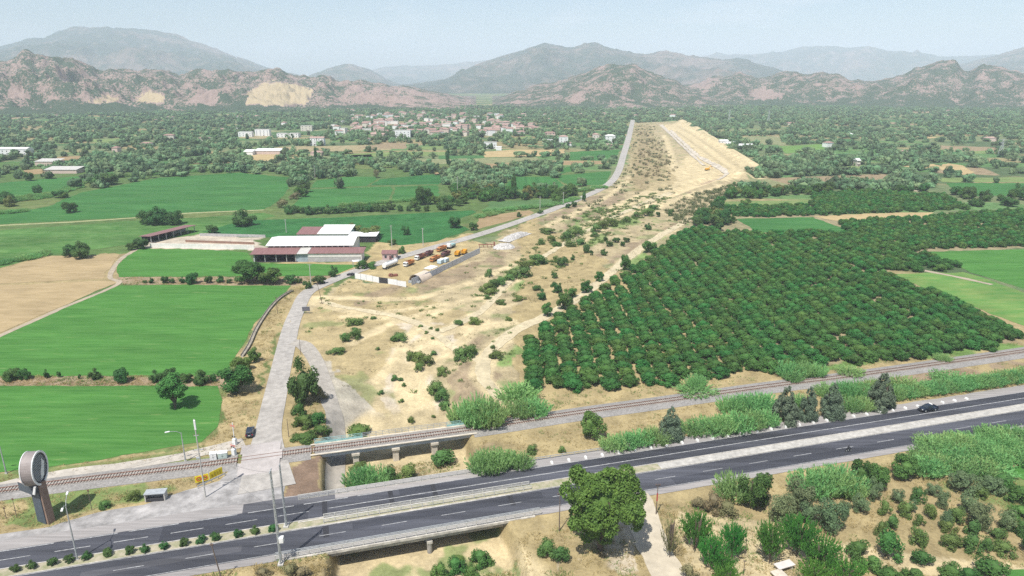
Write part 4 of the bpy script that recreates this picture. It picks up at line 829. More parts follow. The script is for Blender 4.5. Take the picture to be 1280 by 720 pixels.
boxes('broad', 'tree', 'tree', 'big dark bush-like tree at the field corner by the road, {} going up the road', [(270, 454, 314, 493), (289, 443, 313, 464), (308, 434, 325, 453)], 'trees at the field corner by the road', .06, 1)
boxes('dark', 'hedge_bush', 'bush', 'dark bush on the bank between the two near green fields, {} from the left', [(3, 460, 23, 476), (23, 460, 37, 475), (54, 462, 61, 473), (71, 463, 76, 472), (97, 467, 101, 474), (111, 461, 124, 475), (141, 460, 160, 479), (164, 470, 168, 475), (188, 463, 203, 478), (202, 460, 220, 477), (226, 465, 241, 478), (240, 462, 261, 480), (262, 467, 271, 477)], 'bushes on the bank between the two near green fields')
boxes('dark', 'hedge_bush', 'bush', 'bush on the bank below the field in front of the barn, {} from the left', [(178, 350, 184, 354), (186, 347, 192, 354), (201, 344, 211, 354), (211, 347, 219, 354), (224, 346, 231, 354), (231, 340, 247, 355), (255, 344, 265, 354), (270, 344, 280, 353), (283, 348, 290, 354), (355, 343, 371, 355), (370, 346, 378, 354), (379, 350, 390, 361), (390, 343, 407, 355), (411, 332, 422, 346)], 'bushes on the bank below the barn field')
boxes('broad', 'tree', 'tree', 'broad crowned tree in front of the barn, {} from the left', [(289, 325, 330, 354), (322, 335, 352, 356)], 'trees in front of the barn', .12, 1)
boxes('greenbush', 'shrub', 'shrub', 'green shrub beside the small hut at the yard entrance, {} from the left', [(445, 321, 461, 336), (456, 325, 472, 335), (498, 304, 508, 317), (484, 296, 496, 306)], 'shrubs at the yard entrance')
boxes('yellow', 'tree', 'tree', 'yellowing broad tree behind the white roofs, {} from the left', [(430, 279, 453, 292), (450, 282, 478, 297)], 'yellowing trees behind the barn', .1, 1)
boxes('dark', 'tree', 'tree', 'dark round tree standing in the deep green field behind the yard', [(502, 282, 513, 294)], None, .05, 1)
FT = [(78, 251, 96, 266), (111, 219, 128, 233), (126, 215, 148, 231), (66, 237, 83, 247), (-2, 242, 18, 254), (30, 214, 42, 226), (172, 262, 194, 281), (186, 259, 210, 281), (206, 263, 228, 281), (76, 305, 96, 321), (90, 302, 112, 323), (167, 296, 186, 311), (158, 303, 169, 313), (287, 262, 317, 282), (258, 280, 273, 292), (519, 231, 541, 256), (544, 246, 567, 262), (560, 269, 577, 285), (586, 277, 598, 288), (373, 226, 388, 240), (430, 212, 440, 221), (362, 212, 384, 224)]
boxes('dark', 'field_tree', 'tree', 'dark leafy tree among the green fields left of the long road, {} in order', FT, 'trees among the fields on the left', .03, .8)
for o in [q for q in C.objects if q.name.startswith('field_tree')]:
    pass
boxes('dry', 'bush', 'bush', 'brownish bush on the ditch between two fields, {} going away', [(346, 246, 361, 260), (362, 238, 376, 249), (372, 230, 384, 240), (466, 209, 476, 222)], 'brownish bushes on the ditch')
HB = [(360 + 8.5 * i, 262 - .33 * i + random.uniform(-1.5, 1.5)) for i in range(16)]
boxes('dark', 'hedge_bush', 'bush', 'bush in the long dark hedge behind the barn, {} from the left', [(x - 6, y - 5 + (i % 3), x + 6, y + 6) for i, (x, y) in enumerate(HB)], 'bushes of the long hedge behind the barn')
boxes('dark', 'hedge_bush', 'bush', 'small bush on the bank right of the long hedge, {} from the left', [(x - 4, 256, x + 4, 264) for x in (500, 511, 522, 533)], 'small bushes right of the long hedge')
boxes('column', 'poplar_tree', 'tree', 'slim dark poplar rising above the fields, {} from the left', [(556, 188, 563, 208), (638, 220, 646, 246), (392, 186, 397, 205), (727, 241, 733, 252)], 'slim dark poplars', .02, .5)
# the sand strip
boxes('shrub', 'shrub', 'shrub', 'low green shrub on the pale sand near the forking roads, {} in order', [(410, 431, 431, 443), (431, 394, 453, 407), (437, 407, 451, 416), (424, 412, 437, 427), (436, 407, 451, 424), (463, 394, 471, 399), (488, 413, 511, 427)], 'green shrubs on the sand near the fork')
boxes('shrub', 'shrub', 'shrub', 'bushy shrub on the open sand between road and orchard, {} in order', [(506, 436, 520, 450), (515, 436, 532, 452), (524, 440, 543, 456), (516, 450, 531, 464), (537, 437, 546, 444), (546, 455, 561, 469), (535, 472, 556, 492), (543, 480, 563, 502), (549, 498, 564, 512), (567, 430, 587, 450), (577, 427, 598, 446), (611, 435, 631, 449), (567, 397, 580, 406), (585, 393, 602, 405), (631, 394, 640, 401), (489, 466, 498, 476), (497, 470, 504, 476), (472, 486, 480, 493), (502, 477, 508, 483), (509, 518, 519, 529), (539, 517, 545, 522), (498, 497, 505, 503), (612, 430, 620, 436), (469, 432, 475, 438), (522, 405, 529, 409), (536, 407, 541, 412), (543, 409, 550, 414), (530, 412, 536, 417), (538, 420, 543, 424)], 'shrubs on the open sand')
boxes('greenbush', 'shrub', 'shrub', 'green shrub behind the teal railing of the rail bridge', [(431, 527, 467, 548)])
boxes('dark', 'shrub', 'shrub', 'round dark shrub on the brown scrub beside the sand track, {} going away', [(689, 340, 697, 348), (672, 362, 684, 375), (689, 352, 703, 366), (695, 320, 710, 332), (713, 318, 719, 325), (728, 305, 738, 316), (737, 312, 742, 319), (750, 311, 759, 319), (757, 300, 767, 308), (765, 296, 775, 303), (754, 294, 760, 301), (775, 301, 782, 308), (779, 296, 788, 303), (806, 279, 814, 287), (835, 260, 842, 270), (820, 264, 826, 271), (672, 262, 679, 267), (714, 251, 722, 259), (706, 254, 714, 260), (645, 265, 652, 271)], 'dark shrubs along the sand track')
MATS_ = [(600, 350, 616, 364), (608, 346, 624, 360), (618, 343, 634, 357), (604, 357, 620, 368), (633, 334, 652, 348), (645, 330, 666, 346), (630, 340, 645, 351), (648, 323, 664, 335), (661, 313, 684, 330), (655, 322, 672, 332), (700, 286, 716, 299), (708, 283, 724, 296), (716, 280, 731, 293), (704, 298, 720, 308), (716, 296, 733, 306), (737, 277, 752, 290), (744, 272, 760, 286), (755, 269, 772, 283), (738, 288, 750, 296), (674, 283, 695, 292), (684, 291, 694, 302), (671, 296, 682, 305), (640, 367, 658, 376), (664, 354, 676, 363), (606, 333, 616, 346), (690, 300, 702, 308), (779, 268, 790, 278), (789, 262, 800, 272), (800, 257, 818, 270), (810, 254, 825, 262), (690, 318, 699, 325), (620, 372, 634, 381), (604, 366, 614, 374)]
boxes('shrub', 'shrub', 'shrub', 'sprawling bright green shrub on the long sand strip beyond the yard, {} in order', MATS_, 'sprawling shrubs on the long sand strip')
# canes and shrubs by the railway and highway
boxes('cane', 'reed_clump', 'reeds', 'tall cane clump by the railway left of the orchard, {} from the left', [(565, 496, 592, 530), (580, 490, 612, 530), (596, 494, 628, 531), (630, 476, 665, 502), (640, 497, 662, 521), (656, 496, 682, 519)], 'cane clumps by the railway', grow=1.1)
boxes('cane', 'reed_clump', 'reeds', 'bright cane clump just beyond the far bridge railing, {} from the left', [(436, 580, 462, 611), (455, 578, 480, 608), (590, 560, 616, 589), (604, 557, 632, 588), (624, 560, 645, 582), (640, 564, 663, 584)], 'cane clumps beyond the bridge railing', grow=1.1)
boxes('shrub', 'shrub', 'shrub', 'green shrub in the dry river between rail bridge and highway, {} from the left', [(478, 577, 500, 604), (496, 574, 522, 602), (536, 555, 567, 582), (438, 572, 458, 590)], 'shrubs in the dry river')
boxes('shrub', 'shrub', 'shrub', 'small shrub on the dry slope below the railway, {} from the left', [(657, 553, 673, 567), (698, 555, 708, 566)], 'small shrubs on the dry slope')
RC = [(754, 543, 778, 561), (772, 540, 796, 558), (790, 536, 812, 555), (808, 533, 832, 553), (853, 524, 876, 542), (870, 520, 898, 541), (890, 516, 916, 540), (908, 513, 936, 537), (928, 511, 952, 534), (946, 510, 968, 531), (902, 493, 924, 514), (918, 491, 944, 513), (938, 489, 968, 512), (994, 490, 1010, 508), (1026, 478, 1050, 496), (1048, 473, 1068, 496), (1064, 473, 1084, 496), (1056, 494, 1074, 513), (1070, 494, 1088, 512), (1084, 472, 1102, 488), (1116, 470, 1146, 488)]
boxes('cane', 'reed_clump', 'reeds', 'green cane clump in the bed between railway and highway, {} from the left', RC, 'cane clumps between railway and highway', grow=1.12)
RC2 = [(1120 + 12.2 * i, 489 - 1.75 * i + random.uniform(-1, 1)) for i in range(15)]
boxes('cane', 'reed_clump', 'reeds', 'cane clump in the far shoulder strip at right, {} from the left', [(x - 9, y - 8, x + 10, y + 9) for x, y in RC2], 'cane strip along the far shoulder at right', grow=1.1)
boxes('cane', 'reed_clump', 'reeds', 'pale green cane clump between orchard and railway, {} from the left', [(853, 478, 888, 494), (862, 465, 880, 484), (975, 450, 1000, 470), (984, 462, 1000, 477), (997, 449, 1016, 470), (1012, 451, 1030, 470), (1051, 456, 1074, 469), (1172, 440, 1186, 451), (1174, 463, 1207, 481)], 'pale cane clumps between orchard and railway', grow=1.08)
# bottom right: thicket, olives, mulberries
boxes('cane', 'reed_clump', 'reeds', 'cane clump at the near road edge among dark trees, {} from the left', [(902, 588, 936, 622), (997, 584, 1030, 618), (1016, 580, 1050, 616), (1036, 580, 1074, 614), (1052, 588, 1078, 620)], 'cane clumps at the near road edge', grow=1.1)
boxes('broad', 'tree', 'tree', 'dense bright green tree by the near road edge, {} from the left', [(929, 584, 968, 637), (1064, 573, 1092, 610), (1082, 580, 1112, 612), (1118, 568, 1150, 600)], 'dense trees by the near road edge', .03, 1)
th_poly = [(1138, 574), (1165, 558), (1220, 550), (1330, 538), (1400, 545), (1290, 572), (1262, 588), (1240, 596), (1190, 592), (1150, 590)]
tw = np.array([P(*p)[:2] for p in th_poly]); tpts = rows(th_poly, 3.6, 3.2, .9); tpts = tpts[np.argsort(tpts[:, 0])][:120]
for x, y in tpts: plant('reed_clump', 'cane', x, y, 0, random.uniform(2.4, 3.3), random.uniform(2.8, 4.2), 'tall bright cane clump in the dense thicket right of the near carriageway', 'reeds', 'cane thicket right of the near carriageway')
boxes('olive', 'olive_tree', 'tree', 'grey-green olive tree on the slope below the cane, {} from the left', [(962, 620, 993, 653), (984, 602, 1017, 638), (1000, 628, 1025, 652), (1021, 628, 1054, 664), (1086, 600, 1102, 624), (1068, 620, 1086, 640), (1050, 628, 1064, 648), (1116, 612, 1130, 628), (1158, 604, 1174, 618), (1172, 616, 1186, 636), (1189, 590, 1218, 615), (1204, 618, 1224, 642), (1212, 630, 1240, 660), (1226, 596, 1252, 616), (1252, 640, 1270, 662), (1176, 640, 1190, 660), (1136, 626, 1146, 640)], 'olive trees on the dry slope', .04, .9, grow=1.15)
boxes('shrub', 'young_tree', 'tree', 'small green young tree on the dry olive slope, {} from the left', [(1126, 624, 1142, 645), (1142, 606, 1156, 626), (1140, 655, 1158, 680), (1144, 640, 1156, 656), (1158, 626, 1172, 646), (1178, 648, 1194, 664), (1177, 664, 1202, 684), (1186, 630, 1208, 653), (1208, 646, 1224, 668), (1208, 664, 1227, 688), (1218, 606, 1234, 622), (1228, 668, 1242, 688), (1239, 656, 1256, 672), (1245, 674, 1267, 692), (1252, 642, 1270, 660), (1100, 622, 1114, 642), (1108, 640, 1122, 660), (1096, 648, 1108, 668), (1270, 646, 1284, 668)], 'young trees on the dry olive slope', grow=1.15)
boxes('greenbush', 'tree', 'tree', 'dark leafy tree near the right edge of the frame, {} downward', [(1240, 586, 1270, 612), (1262, 600, 1292, 630), (1262, 626, 1290, 648), (1246, 588, 1266, 604), (1276, 660, 1296, 690)], 'dark leafy trees at the right edge', .03, .6)
boxes('greenbush', 'tree', 'tree', 'leafy green tree along the pale path at bottom right, {} from the left', [(1057, 670, 1088, 698), (1078, 688, 1106, 714), (1094, 654, 1128, 698), (1096, 705, 1126, 728), (1130, 704, 1160, 730), (1139, 683, 1168, 708), (1172, 700, 1206, 728), (1196, 702, 1226, 732), (1218, 690, 1262, 728)], 'leafy trees along the pale path', .05, .7)
boxes('shoots', 'mulberry_tree', 'tree', 'spiky bright green mulberry tree around the sandy yard, {} from the left', [(856, 638, 886, 686), (878, 667, 903, 711), (891, 688, 915, 722), (905, 651, 929, 698), (896, 704, 922, 740), (951, 649, 979, 703), (982, 641, 1016, 694), (1008, 670, 1048, 714), (1003, 700, 1033, 738), (1042, 698, 1078, 738)], 'mulberry trees around the sandy yard', .12, .6, grow=1.08)
boxes('sparse', 'dry_tree', 'tree', 'thin half-dry tree beside the pale gravel track', [(826, 632, 853, 697)], None, .1, .5)
boxes('dry', 'shrub', 'shrub', 'dry brownish shrub left of the sandy yard, {} from the top', [(880, 610, 905, 640), (895, 620, 925, 645), (862, 618, 885, 636), (850, 700, 872, 724)], 'dry shrubs left of the sandy yard')
boxes('shrub', 'shrub', 'shrub', 'pale green shrub left of the walnut tree, {} from the left', [(672, 668, 698, 698), (690, 676, 712, 702)], 'shrubs left of the walnut tree')
boxes('greenbush', 'shrub', 'shrub', 'green river bed shrub below the near bridge railing, {} from the left', [(540, 698, 562, 724), (556, 690, 582, 716), (564, 690, 582, 704), (580, 702, 600, 724), (586, 680, 614, 708)], 'shrubs in the river bed below the near bridge')
boxes('dry', 'shrub', 'shrub', 'dry tuft at the foot of the stone wing wall, {} from the left', [(318, 706, 338, 722), (350, 700, 372, 722), (366, 704, 388, 724)], 'dry tufts by the wing wall')
boxes('shrub', 'shrub', 'shrub', 'small green shrub on the grass between railway and apron, {} from the left', [(158, 608, 174, 626), (124, 622, 138, 636)], 'small shrubs by the apron')
boxes('dark', 'median_shrub', 'shrub', 'clipped round shrub on the median, {} from the left', [(x - 6, y - 6, x + 6, y + 5) for x, y in ((-14, 716), (19, 710), (40, 706), (65, 702), (86, 699), (108, 695), (134, 691), (161, 688), (181, 686), (205, 682), (229, 678), (251, 674), (269, 671), (298, 667), (319, 663), (341, 660))], 'clipped shrubs on the median')

# --- woods and far plain: the nearest trees stand alone, the rest is one far wood
EXCL = [p for _, p in FIELDS if p[0][1] < 420] + [STRIP, ORCH] + ORCH2
ROADPX = [P(q[0], q[1])[:2] for q in SIDE]
def free(x, y):
    px_, py_ = proj(x, y); ok = np.ones(len(x), bool)
    for p in EXCL: ok &= ~inpoly(px_, py_, p)
    for r_ in RECTS: ok &= ~inrect(x, y, r_, -1.5)
    return ok & (pdist(x, y, ROADPX) > 8)
def cand(n, y0, y1, k=.95):
    y = np.sqrt(rng.uniform(y0 ** 2, y1 ** 2, n)); x = rng.uniform(-k, k, n) * y; return x, y
WOODS = [[(560, 232), (610, 228), (640, 246), (690, 240), (700, 248), (612, 252), (600, 250), (570, 250)], [(545, 214), (605, 213), (640, 219), (625, 236), (560, 236)], [(905, 225), (950, 218), (1020, 226), (1100, 233), (1180, 246), (1015, 244), (905, 250)], [(855, 268), (900, 240), (905, 262), (918, 276), (900, 290), (862, 287)],
         [(380, 205), (440, 200), (440, 222), (370, 226), (340, 212)], [(250, 190), (300, 200), (350, 215), (240, 216), (60, 214), (60, 200), (180, 196)], [(1020, 218), (1100, 214), (1140, 224), (1160, 232), (1120, 234)], [(940, 205), (1030, 195), (1090, 206), (1000, 222)], [(560, 195), (600, 190), (600, 215), (566, 213)], [(500, 200), (556, 202), (548, 216), (500, 216)], [(640, 208), (700, 206), (700, 222), (640, 220)]]
wp = []
for p in WOODS: wp.append(rows(p, 8.0, 8.0, 2.2, .12))
wp = np.concatenate(wp)
x, y = cand(52000, 470, 2350); pxn, pyn = proj(x, y)
dens = sstep(.42, .58, fbm(x / 60 + 3, y / 45, 4)) * .55 + .19; dens = dens * np.where(y > 1500, .9, .85)
left = (x < -60) & (y < 560); dens = np.where(left, dens * .25, dens)
k = (rng.random(len(x)) < dens) & free(x, y); x, y = x[k], y[k]
pts = np.concatenate([wp[free(wp[:, 0], wp[:, 1])], np.column_stack([x, y])]); pts = pts[np.argsort(pts[:, 1])]
inview = np.abs(pts[:, 0]) < pts[:, 1] * .80
idx = np.where(inview)[0][:170]; mask = np.ones(len(pts), bool); mask[idx] = False
for i in idx:
    X_, Y_ = pts[i]; side = 'left' if proj(X_, Y_)[0] < 700 else 'right'; r_ = random.uniform(2.6, 5.0)
    plant('tree', random.choice(['broad', 'dark', 'broad', 'yellow'] if random.random() < .25 else ['broad', 'dark']), X_, Y_, 0, r_, random.uniform(1.4, 2.1) * r_, 'green tree in the wooded farmland %s of the long road' % side, 'tree', 'trees in the wooded farmland %s of the long road' % side, .04, None, .3)
farp = pts[mask]; n = len(farp)
for i in range(5):  # one far tree of each variety stands on its own
    x_, y_ = farp[-1 - i]; plant('far_tree', 'far', x_, y_, 0, 4, 6, 'dark tree at the far edge of the plain below the hills', 'tree', 'trees at the far edge of the plain')
scatter_stuff('far_wood', farp[:-5], rng.uniform(2.2, 5.4, n - 5), rng.uniform(3.6, 9.0, n - 5), PR['far'])
# --- ground cover nobody could count: dry grass, green weeds, scrub on the long strip
def stuff_mesh(name, proto, pts, rad, hts, m):
    """many copies of a small plant welded into one mesh"""
    me = proto; n = len(me.vertices); co = np.zeros(n * 3, np.float32); me.vertices.foreach_get('co', co); co = co.reshape(-1, 3); nf = len(me.polygons); lv = np.zeros(nf * 4, np.int32); me.loops.foreach_get('vertex_index', lv); lv = lv.reshape(-1, 4)
    k = len(pts); a = rng.uniform(0, 6.28, k); cs, sn = np.cos(a)[:, None], np.sin(a)[:, None]; z = hfun(pts[:, 0], pts[:, 1])
    x = (co[:, 0] * cs - co[:, 1] * sn) * rad[:, None] + pts[:, 0:1]; y = (co[:, 0] * sn + co[:, 1] * cs) * rad[:, None] + pts[:, 1:2]; zz = co[:, 2] * hts[:, None] + z[:, None] - .02
    f = lv[None] + (np.arange(k) * n)[:, None, None]; return tag(link(name, npmesh(name, np.stack([x, y, zz], -1).reshape(-1, 3), f.reshape(-1, 4), m)), kind='stuff')
TUFT = sprays('tuft', None, 300, 9, 3, .20, .9, 3.0, .6); BUSHLET = sprays('tuft', None, 301, 22, 5, .24, .85, 1.9, .5)
M_STRAW = mat('dry grass blades', (0.40, 0.31, 0.14), rough=.9, spec=.05, col2=(0.26, 0.205, 0.09), scale=.5); M_WEED = mat('green weeds', (0.16, 0.235, 0.06), rough=.9, spec=.05, col2=(0.09, 0.15, 0.04), scale=.3); M_SCRUB = mat('brown scrub', (0.215, 0.165, 0.095), rough=.9, spec=.05, col2=(0.13, 0.135, 0.06), scale=.12)
BLOCK = [q for _, q in FIELDS if q[0][1] > 300 or q[1][1] > 300]
def where(polys, n, thr=None, sc=10, seed=0, band_=8.5):
    out = []
    for p in polys:
        w = np.array([P(*q)[:2] for q in p]); c = rng.uniform(w.min(0), w.max(0), (n, 2)); out.append(c[inpoly(c[:, 0], c[:, 1], w)])
    c = np.concatenate(out); px_, py_ = proj(c[:, 0], c[:, 1]); ok = np.ones(len(c), bool)
    for p in BLOCK: ok &= ~inpoly(px_, py_, p)
    q = c - _a; t_, o_ = q @ HD, q @ HN; ok &= ~((o_ > -3.6) & (o_ < 17.6)); ok &= pdist(c[:, 0], c[:, 1], RAIL[::6, :2]) > 4.6; ok &= pdist(c[:, 0], c[:, 1], ROADPX) > 4.2
    ok &= pdist(c[:, 0], c[:, 1], [P(*k)[:2] for k in ((370, 428), (394, 450), (413, 505), (420, 550))]) > 3.2; ok &= pdist(c[:, 0], c[:, 1], [P(*k)[:2] for k in ((794, 617), (806, 655), (832, 712), (880, 790))]) > 3.6
    if thr is not None: ok &= fbm(c[:, 0] / sc + seed, c[:, 1] / sc, 4) > thr
    return c[ok]
NEARR = [(640, 690), (650, 672), (700, 655), (900, 612), (1280, 552), (1420, 530), (1420, 760), (640, 760)]; LEFTG = [(-60, 672), (-60, 610), (0, 594), (250, 556), (285, 470), (320, 405), (362, 362), (400, 350), (352, 420), (330, 490), (312, 560), (250, 606), (60, 660)]; SLOPE = [(590, 590), (600, 552), (720, 530), (960, 492), (1280, 450), (1420, 428), (1420, 465), (1280, 482), (960, 535), (760, 575), (640, 600)]; ORCHE = [(640, 512), (690, 490), (860, 474), (1010, 460), (1280, 428), (1280, 436), (960, 480), (720, 512)]; BANKS = [(0, 482), (0, 469), (270, 468), (275, 483)]; BANK2 = [(150, 357), (150, 346), (410, 345), (362, 357)]; ISLE = [(366, 440), (378, 445), (412, 520), (414, 556), (366, 556)]; BOTL = [(180, 760), (190, 725), (330, 700), (410, 692), (415, 760)]; RIVER = [(430, 560), (560, 545), (600, 600), (430, 620)]; RIVER2 = [(420, 720), (640, 690), (680, 760), (420, 760)]
c = np.concatenate([where([NEARR], 9000, .42, 7), where([LEFTG], 7000, .40, 6), where([SLOPE], 9000, .40, 6), where([ORCHE, BANKS, BANK2, ISLE, BOTL, RIVER, RIVER2], 1300, .40, 6)]); stuff_mesh('dry_grass', TUFT, c, rng.uniform(.3, .7, len(c)), rng.uniform(.3, .75, len(c)), M_STRAW)
c = np.concatenate([where([NEARR], 4500, .55, 9, 30), where([LEFTG], 2600, .55, 8, 20), where([SLOPE], 2600, .56, 8, 11), where([ORCHE], 2600, .42, 8, 5), where([ISLE, BOTL, RIVER, RIVER2, BANKS, BANK2], 600, .5, 6, 3)]); stuff_mesh('weeds', TUFT, c, rng.uniform(.35, .9, len(c)), rng.uniform(.3, .8, len(c)), M_WEED)
BARE = [(822, 156), (852, 151), (950, 211), (930, 234), (850, 247), (796, 266), (760, 262), (826, 228), (846, 200), (826, 175)]
def smooth(c):
    a_, b_ = proj(c[:, 0], c[:, 1]); return c[~inpoly(a_, b_, BARE) & (c[:, 1] > 170)]
c = smooth(where([STRIP], 26000, .52, 13, 44)); stuff_mesh('scrub', TUFT, c, rng.uniform(.4, 1.1, len(c)), rng.uniform(.3, .8, len(c)), M_SCRUB)
c = smooth(where([STRIP], 9000, .55, 16, 9)); stuff_mesh('weeds', BUSHLET, c, rng.uniform(.5, 1.3, len(c)), rng.uniform(.4, 1.0, len(c)), M_WEED)
farstrip = [(762, 238), (786, 205), (793, 158), (818, 158), (822, 180), (838, 200), (836, 222), (850, 240), (800, 262), (730, 282), (700, 272)]; berm = [(830, 262), (870, 244), (920, 230), (930, 236), (905, 250), (880, 272), (850, 282)]
c = np.concatenate([where([farstrip], 1500, .44, 18, 5), where([berm], 900, .3, 15, 5)]); stuff_mesh('scrub', BUSHLET, c, rng.uniform(1.2, 2.6, len(c)), rng.uniform(1.2, 2.4, len(c)), mat('grey green scrub', (0.17, 0.19, 0.09), rough=.9, spec=.05, col2=(0.10, 0.12, 0.055), scale=.2))
GB = [(590, 372), (640, 328), (740, 260), (820, 243), (845, 248), (700, 338), (640, 372)]
c = where([GB], 2600, .50, 11, 71); stuff_mesh('green_scrub', BUSHLET, c, rng.uniform(.9, 2.0, len(c)), rng.uniform(.7, 1.5, len(c)), mat('green scrub', (0.13, 0.20, 0.055), rough=.9, spec=.05, col2=(0.075, 0.135, 0.035), scale=.2))
def line_pts(lines, step, jit):
    out = []
    for l in lines:
        s = spline([P(*p)[:2] for p in l], step); out.append(s + rng.normal(size=s.shape) * jit)
    return np.concatenate(out)
c = line_pts([[(-40, 252), (30, 247), (60, 243), (90, 234), (120, 224), (142, 218)], [(-40, 257), (30, 251), (66, 245), (100, 234)], [(142, 222), (190, 219), (240, 215), (305, 211)], [(150, 215), (240, 209), (310, 207)], [(-40, 270), (0, 268), (32, 264)], [(-40, 338), (0, 331), (30, 325), (56, 319)], [(608, 265), (640, 262), (690, 257), (720, 249)], [(600, 272), (625, 266)], [(430, 258), (470, 254), (500, 252), (545, 250)], [(690, 240), (720, 239), (755, 235)]], 3.2, .9)
scatter_stuff('reed_hedge', c, rng.uniform(2.0, 3.2, len(c)), rng.uniform(1.8, 3.4, len(c)), PR['cane'])

lines = [[(797 + 5.5 * k, 163 + 2 * k), (800 + 6.5 * k, 190 + k), (796 + 9 * k, 222)] for k in range(6)]
c = line_pts(lines, 9, 3.0); c = c[(rng.random(len(c)) < .5) & (fbm(c[:, 0] / 40, c[:, 1] / 60, 3) > .45)]; stuff_mesh('planted_rows', BUSHLET, c, rng.uniform(1.0, 2.6, len(c)), rng.uniform(1.2, 3.0, len(c)), M_SCRUB)
# ------------------------------------------------------------------ built things: helpers
def ang(a, b): p, q = P(*a), P(*b); return math.atan2(q[1] - p[1], q[0] - p[0])
def at(px_, py_): x, y, z = PG(px_, py_); return x, y, z
WHITE_P = mat('white paint', (0.74, 0.74, 0.72), rough=.5, var=.06, scale=1.5); GREY_P = mat('grey paint', (0.36, 0.38, 0.39), rough=.5, var=.08, scale=1.5); DARKM = mat('dark metal', (0.045, 0.045, 0.05), rough=.5, var=.1)
WOODP = mat('weathered wood', (0.16, 0.125, 0.10), rough=.9, var=.15, scale=3); PCON = mat('pole concrete', (0.46, 0.44, 0.40), rough=.9, var=.08, scale=1.5); GLASS = mat('window glass', (0.03, 0.04, 0.05), rough=.12, spec=.6, var=.05); RUBBER = mat('tyre rubber', (0.022, 0.022, 0.024), rough=.8, var=.1)
INSUL = mat('insulator', (0.25, 0.14, 0.09), rough=.3, var=.1)
# --- big totem sign by the railway
def totem():
    x, y, g = at(57, 651); root = empty('totem_sign', (x, y, g), R(-24), 'tall dark roadside totem sign with a round drum on top beside the railway', 'sign')
    BLU = mat('dark sign panel', (0.075, 0.095, 0.12), rough=.45, var=.08, scale=.8); BRN = mat('brown sign panel', (0.24, 0.165, 0.125), rough=.6, var=.08, scale=.8); PINK = mat('pale tan panel', (0.58, 0.47, 0.40), rough=.6, var=.05)
    b = MB(); b.prism([(-1.35, 0), (1.35, 0), (1.15, 9.0), (-1.35, 9.0)], -.75, .75); b.build('pillar', BLU, root, bevel=.05)
    b = MB(); b.prism([(1.38, 0), (1.95, .0), (1.6, 9.3), (1.18, 9.3)], -.6, .8); b.build('side_panel', BRN, root, bevel=.04)
    b = MB().box((-1.6, -.3, 7.9), (4.2, 2.3, 1.9)); bx = b.build('sign_box', BLU, root, bevel=.05)
    MB().box((-1.6, -.3, 8.89), (4.1, 2.2, .08)).build('box_lid', PINK, bx)
    b = MB(); b.add([(.55, -1.5, 7.2), (1.5, -1.5, 9.2), (2.05, -1.5, 9.2), (1.2, -1.5, 7.2), (.55, -1.3, 7.2), (1.5, -1.3, 9.2), (2.05, -1.3, 9.2), (1.2, -1.3, 7.2)], [(0, 1, 2, 3), (7, 6, 5, 4), (0, 4, 5, 1), (1, 5, 6, 2), (2, 6, 7, 3), (3, 7, 4, 0)]); b.build('stripe', WHITE_P, root)
    # drum: its axis lies level, the patterned face looks along the highway
    dr = empty('drum', (.2, 0, 12.1), R(33)); dr.parent = root
    def ring(r0, r1, x0, x1, n=40):
        m_ = MB(); vs = []
        for xx, rr_ in ((x0, r0), (x0, r1), (x1, r1), (x1, r0)):
            vs += [(xx, rr_ * math.cos(2 * math.pi * k / n), rr_ * 1.14 * math.sin(2 * math.pi * k / n)) for k in range(n)]
        fs = [(a * n + k, a * n + (k + 1) % n, ((a + 1) % 4) * n + (k + 1) % n, ((a + 1) % 4) * n + k) for a in range(4) for k in range(n)]
        return m_.add(vs, fs)
    def disc(r_, x0, x1, n=40):
        m_ = MB(); vs = [(xx, r_ * math.cos(2 * math.pi * k / n), r_ * 1.14 * math.sin(2 * math.pi * k / n)) for xx in (x0, x1) for k in range(n)]
        return m_.add(vs, [tuple(range(n))[::-1], tuple(range(n, 2 * n))] + [(k, (k + 1) % n, n + (k + 1) % n, n + k) for k in range(n)])
    ring(2.75, 2.98, -1.05, 1.05).build('rim', mat('tan drum sheet', (0.27, 0.235, 0.22), rough=.5, var=.08), dr); [ring(2.7, 3.06, e_ - .07, e_ + .07).build('edge_ring', WHITE_P, dr) for e_ in (-1.07, 1.07)]; disc(2.74, -.9, .9).build('face', DARKM, dr)
    ring(2.9, 3.05, -1.52, 1.48).build('rim_band', BRN, dr) if False else None
    h = MB()
    for k in range(-6, 7):
        L = 2 * math.sqrt(max(0, 2.45 ** 2 - (k * .38) ** 2)); h.box((.94, k * .38, 0), (.05, .10, L * 1.05))
        h.box((.95, 0, k * .43), (.05, L * .95, .10))
    h.build('lattice', GREY_P, dr)
    m_ = MB(); m_.add([(1.01, y_, z_) for y_, z_ in ((-.2, -2.6), (.9, -2.1), (1.9, .3), (1.2, 1.5), (.9, .2), (.1, -.9))] + [(.96, y_, z_) for y_, z_ in ((-.2, -2.6), (.9, -2.1), (1.9, .3), (1.2, 1.5), (.9, .2), (.1, -.9))], [(0, 1, 2, 3, 4, 5), (11, 10, 9, 8, 7, 6)] + [(i, (i + 1) % 6, 6 + (i + 1) % 6, 6 + i) for i in range(6)]); m_.build('emblem', WHITE_P, dr)
totem()
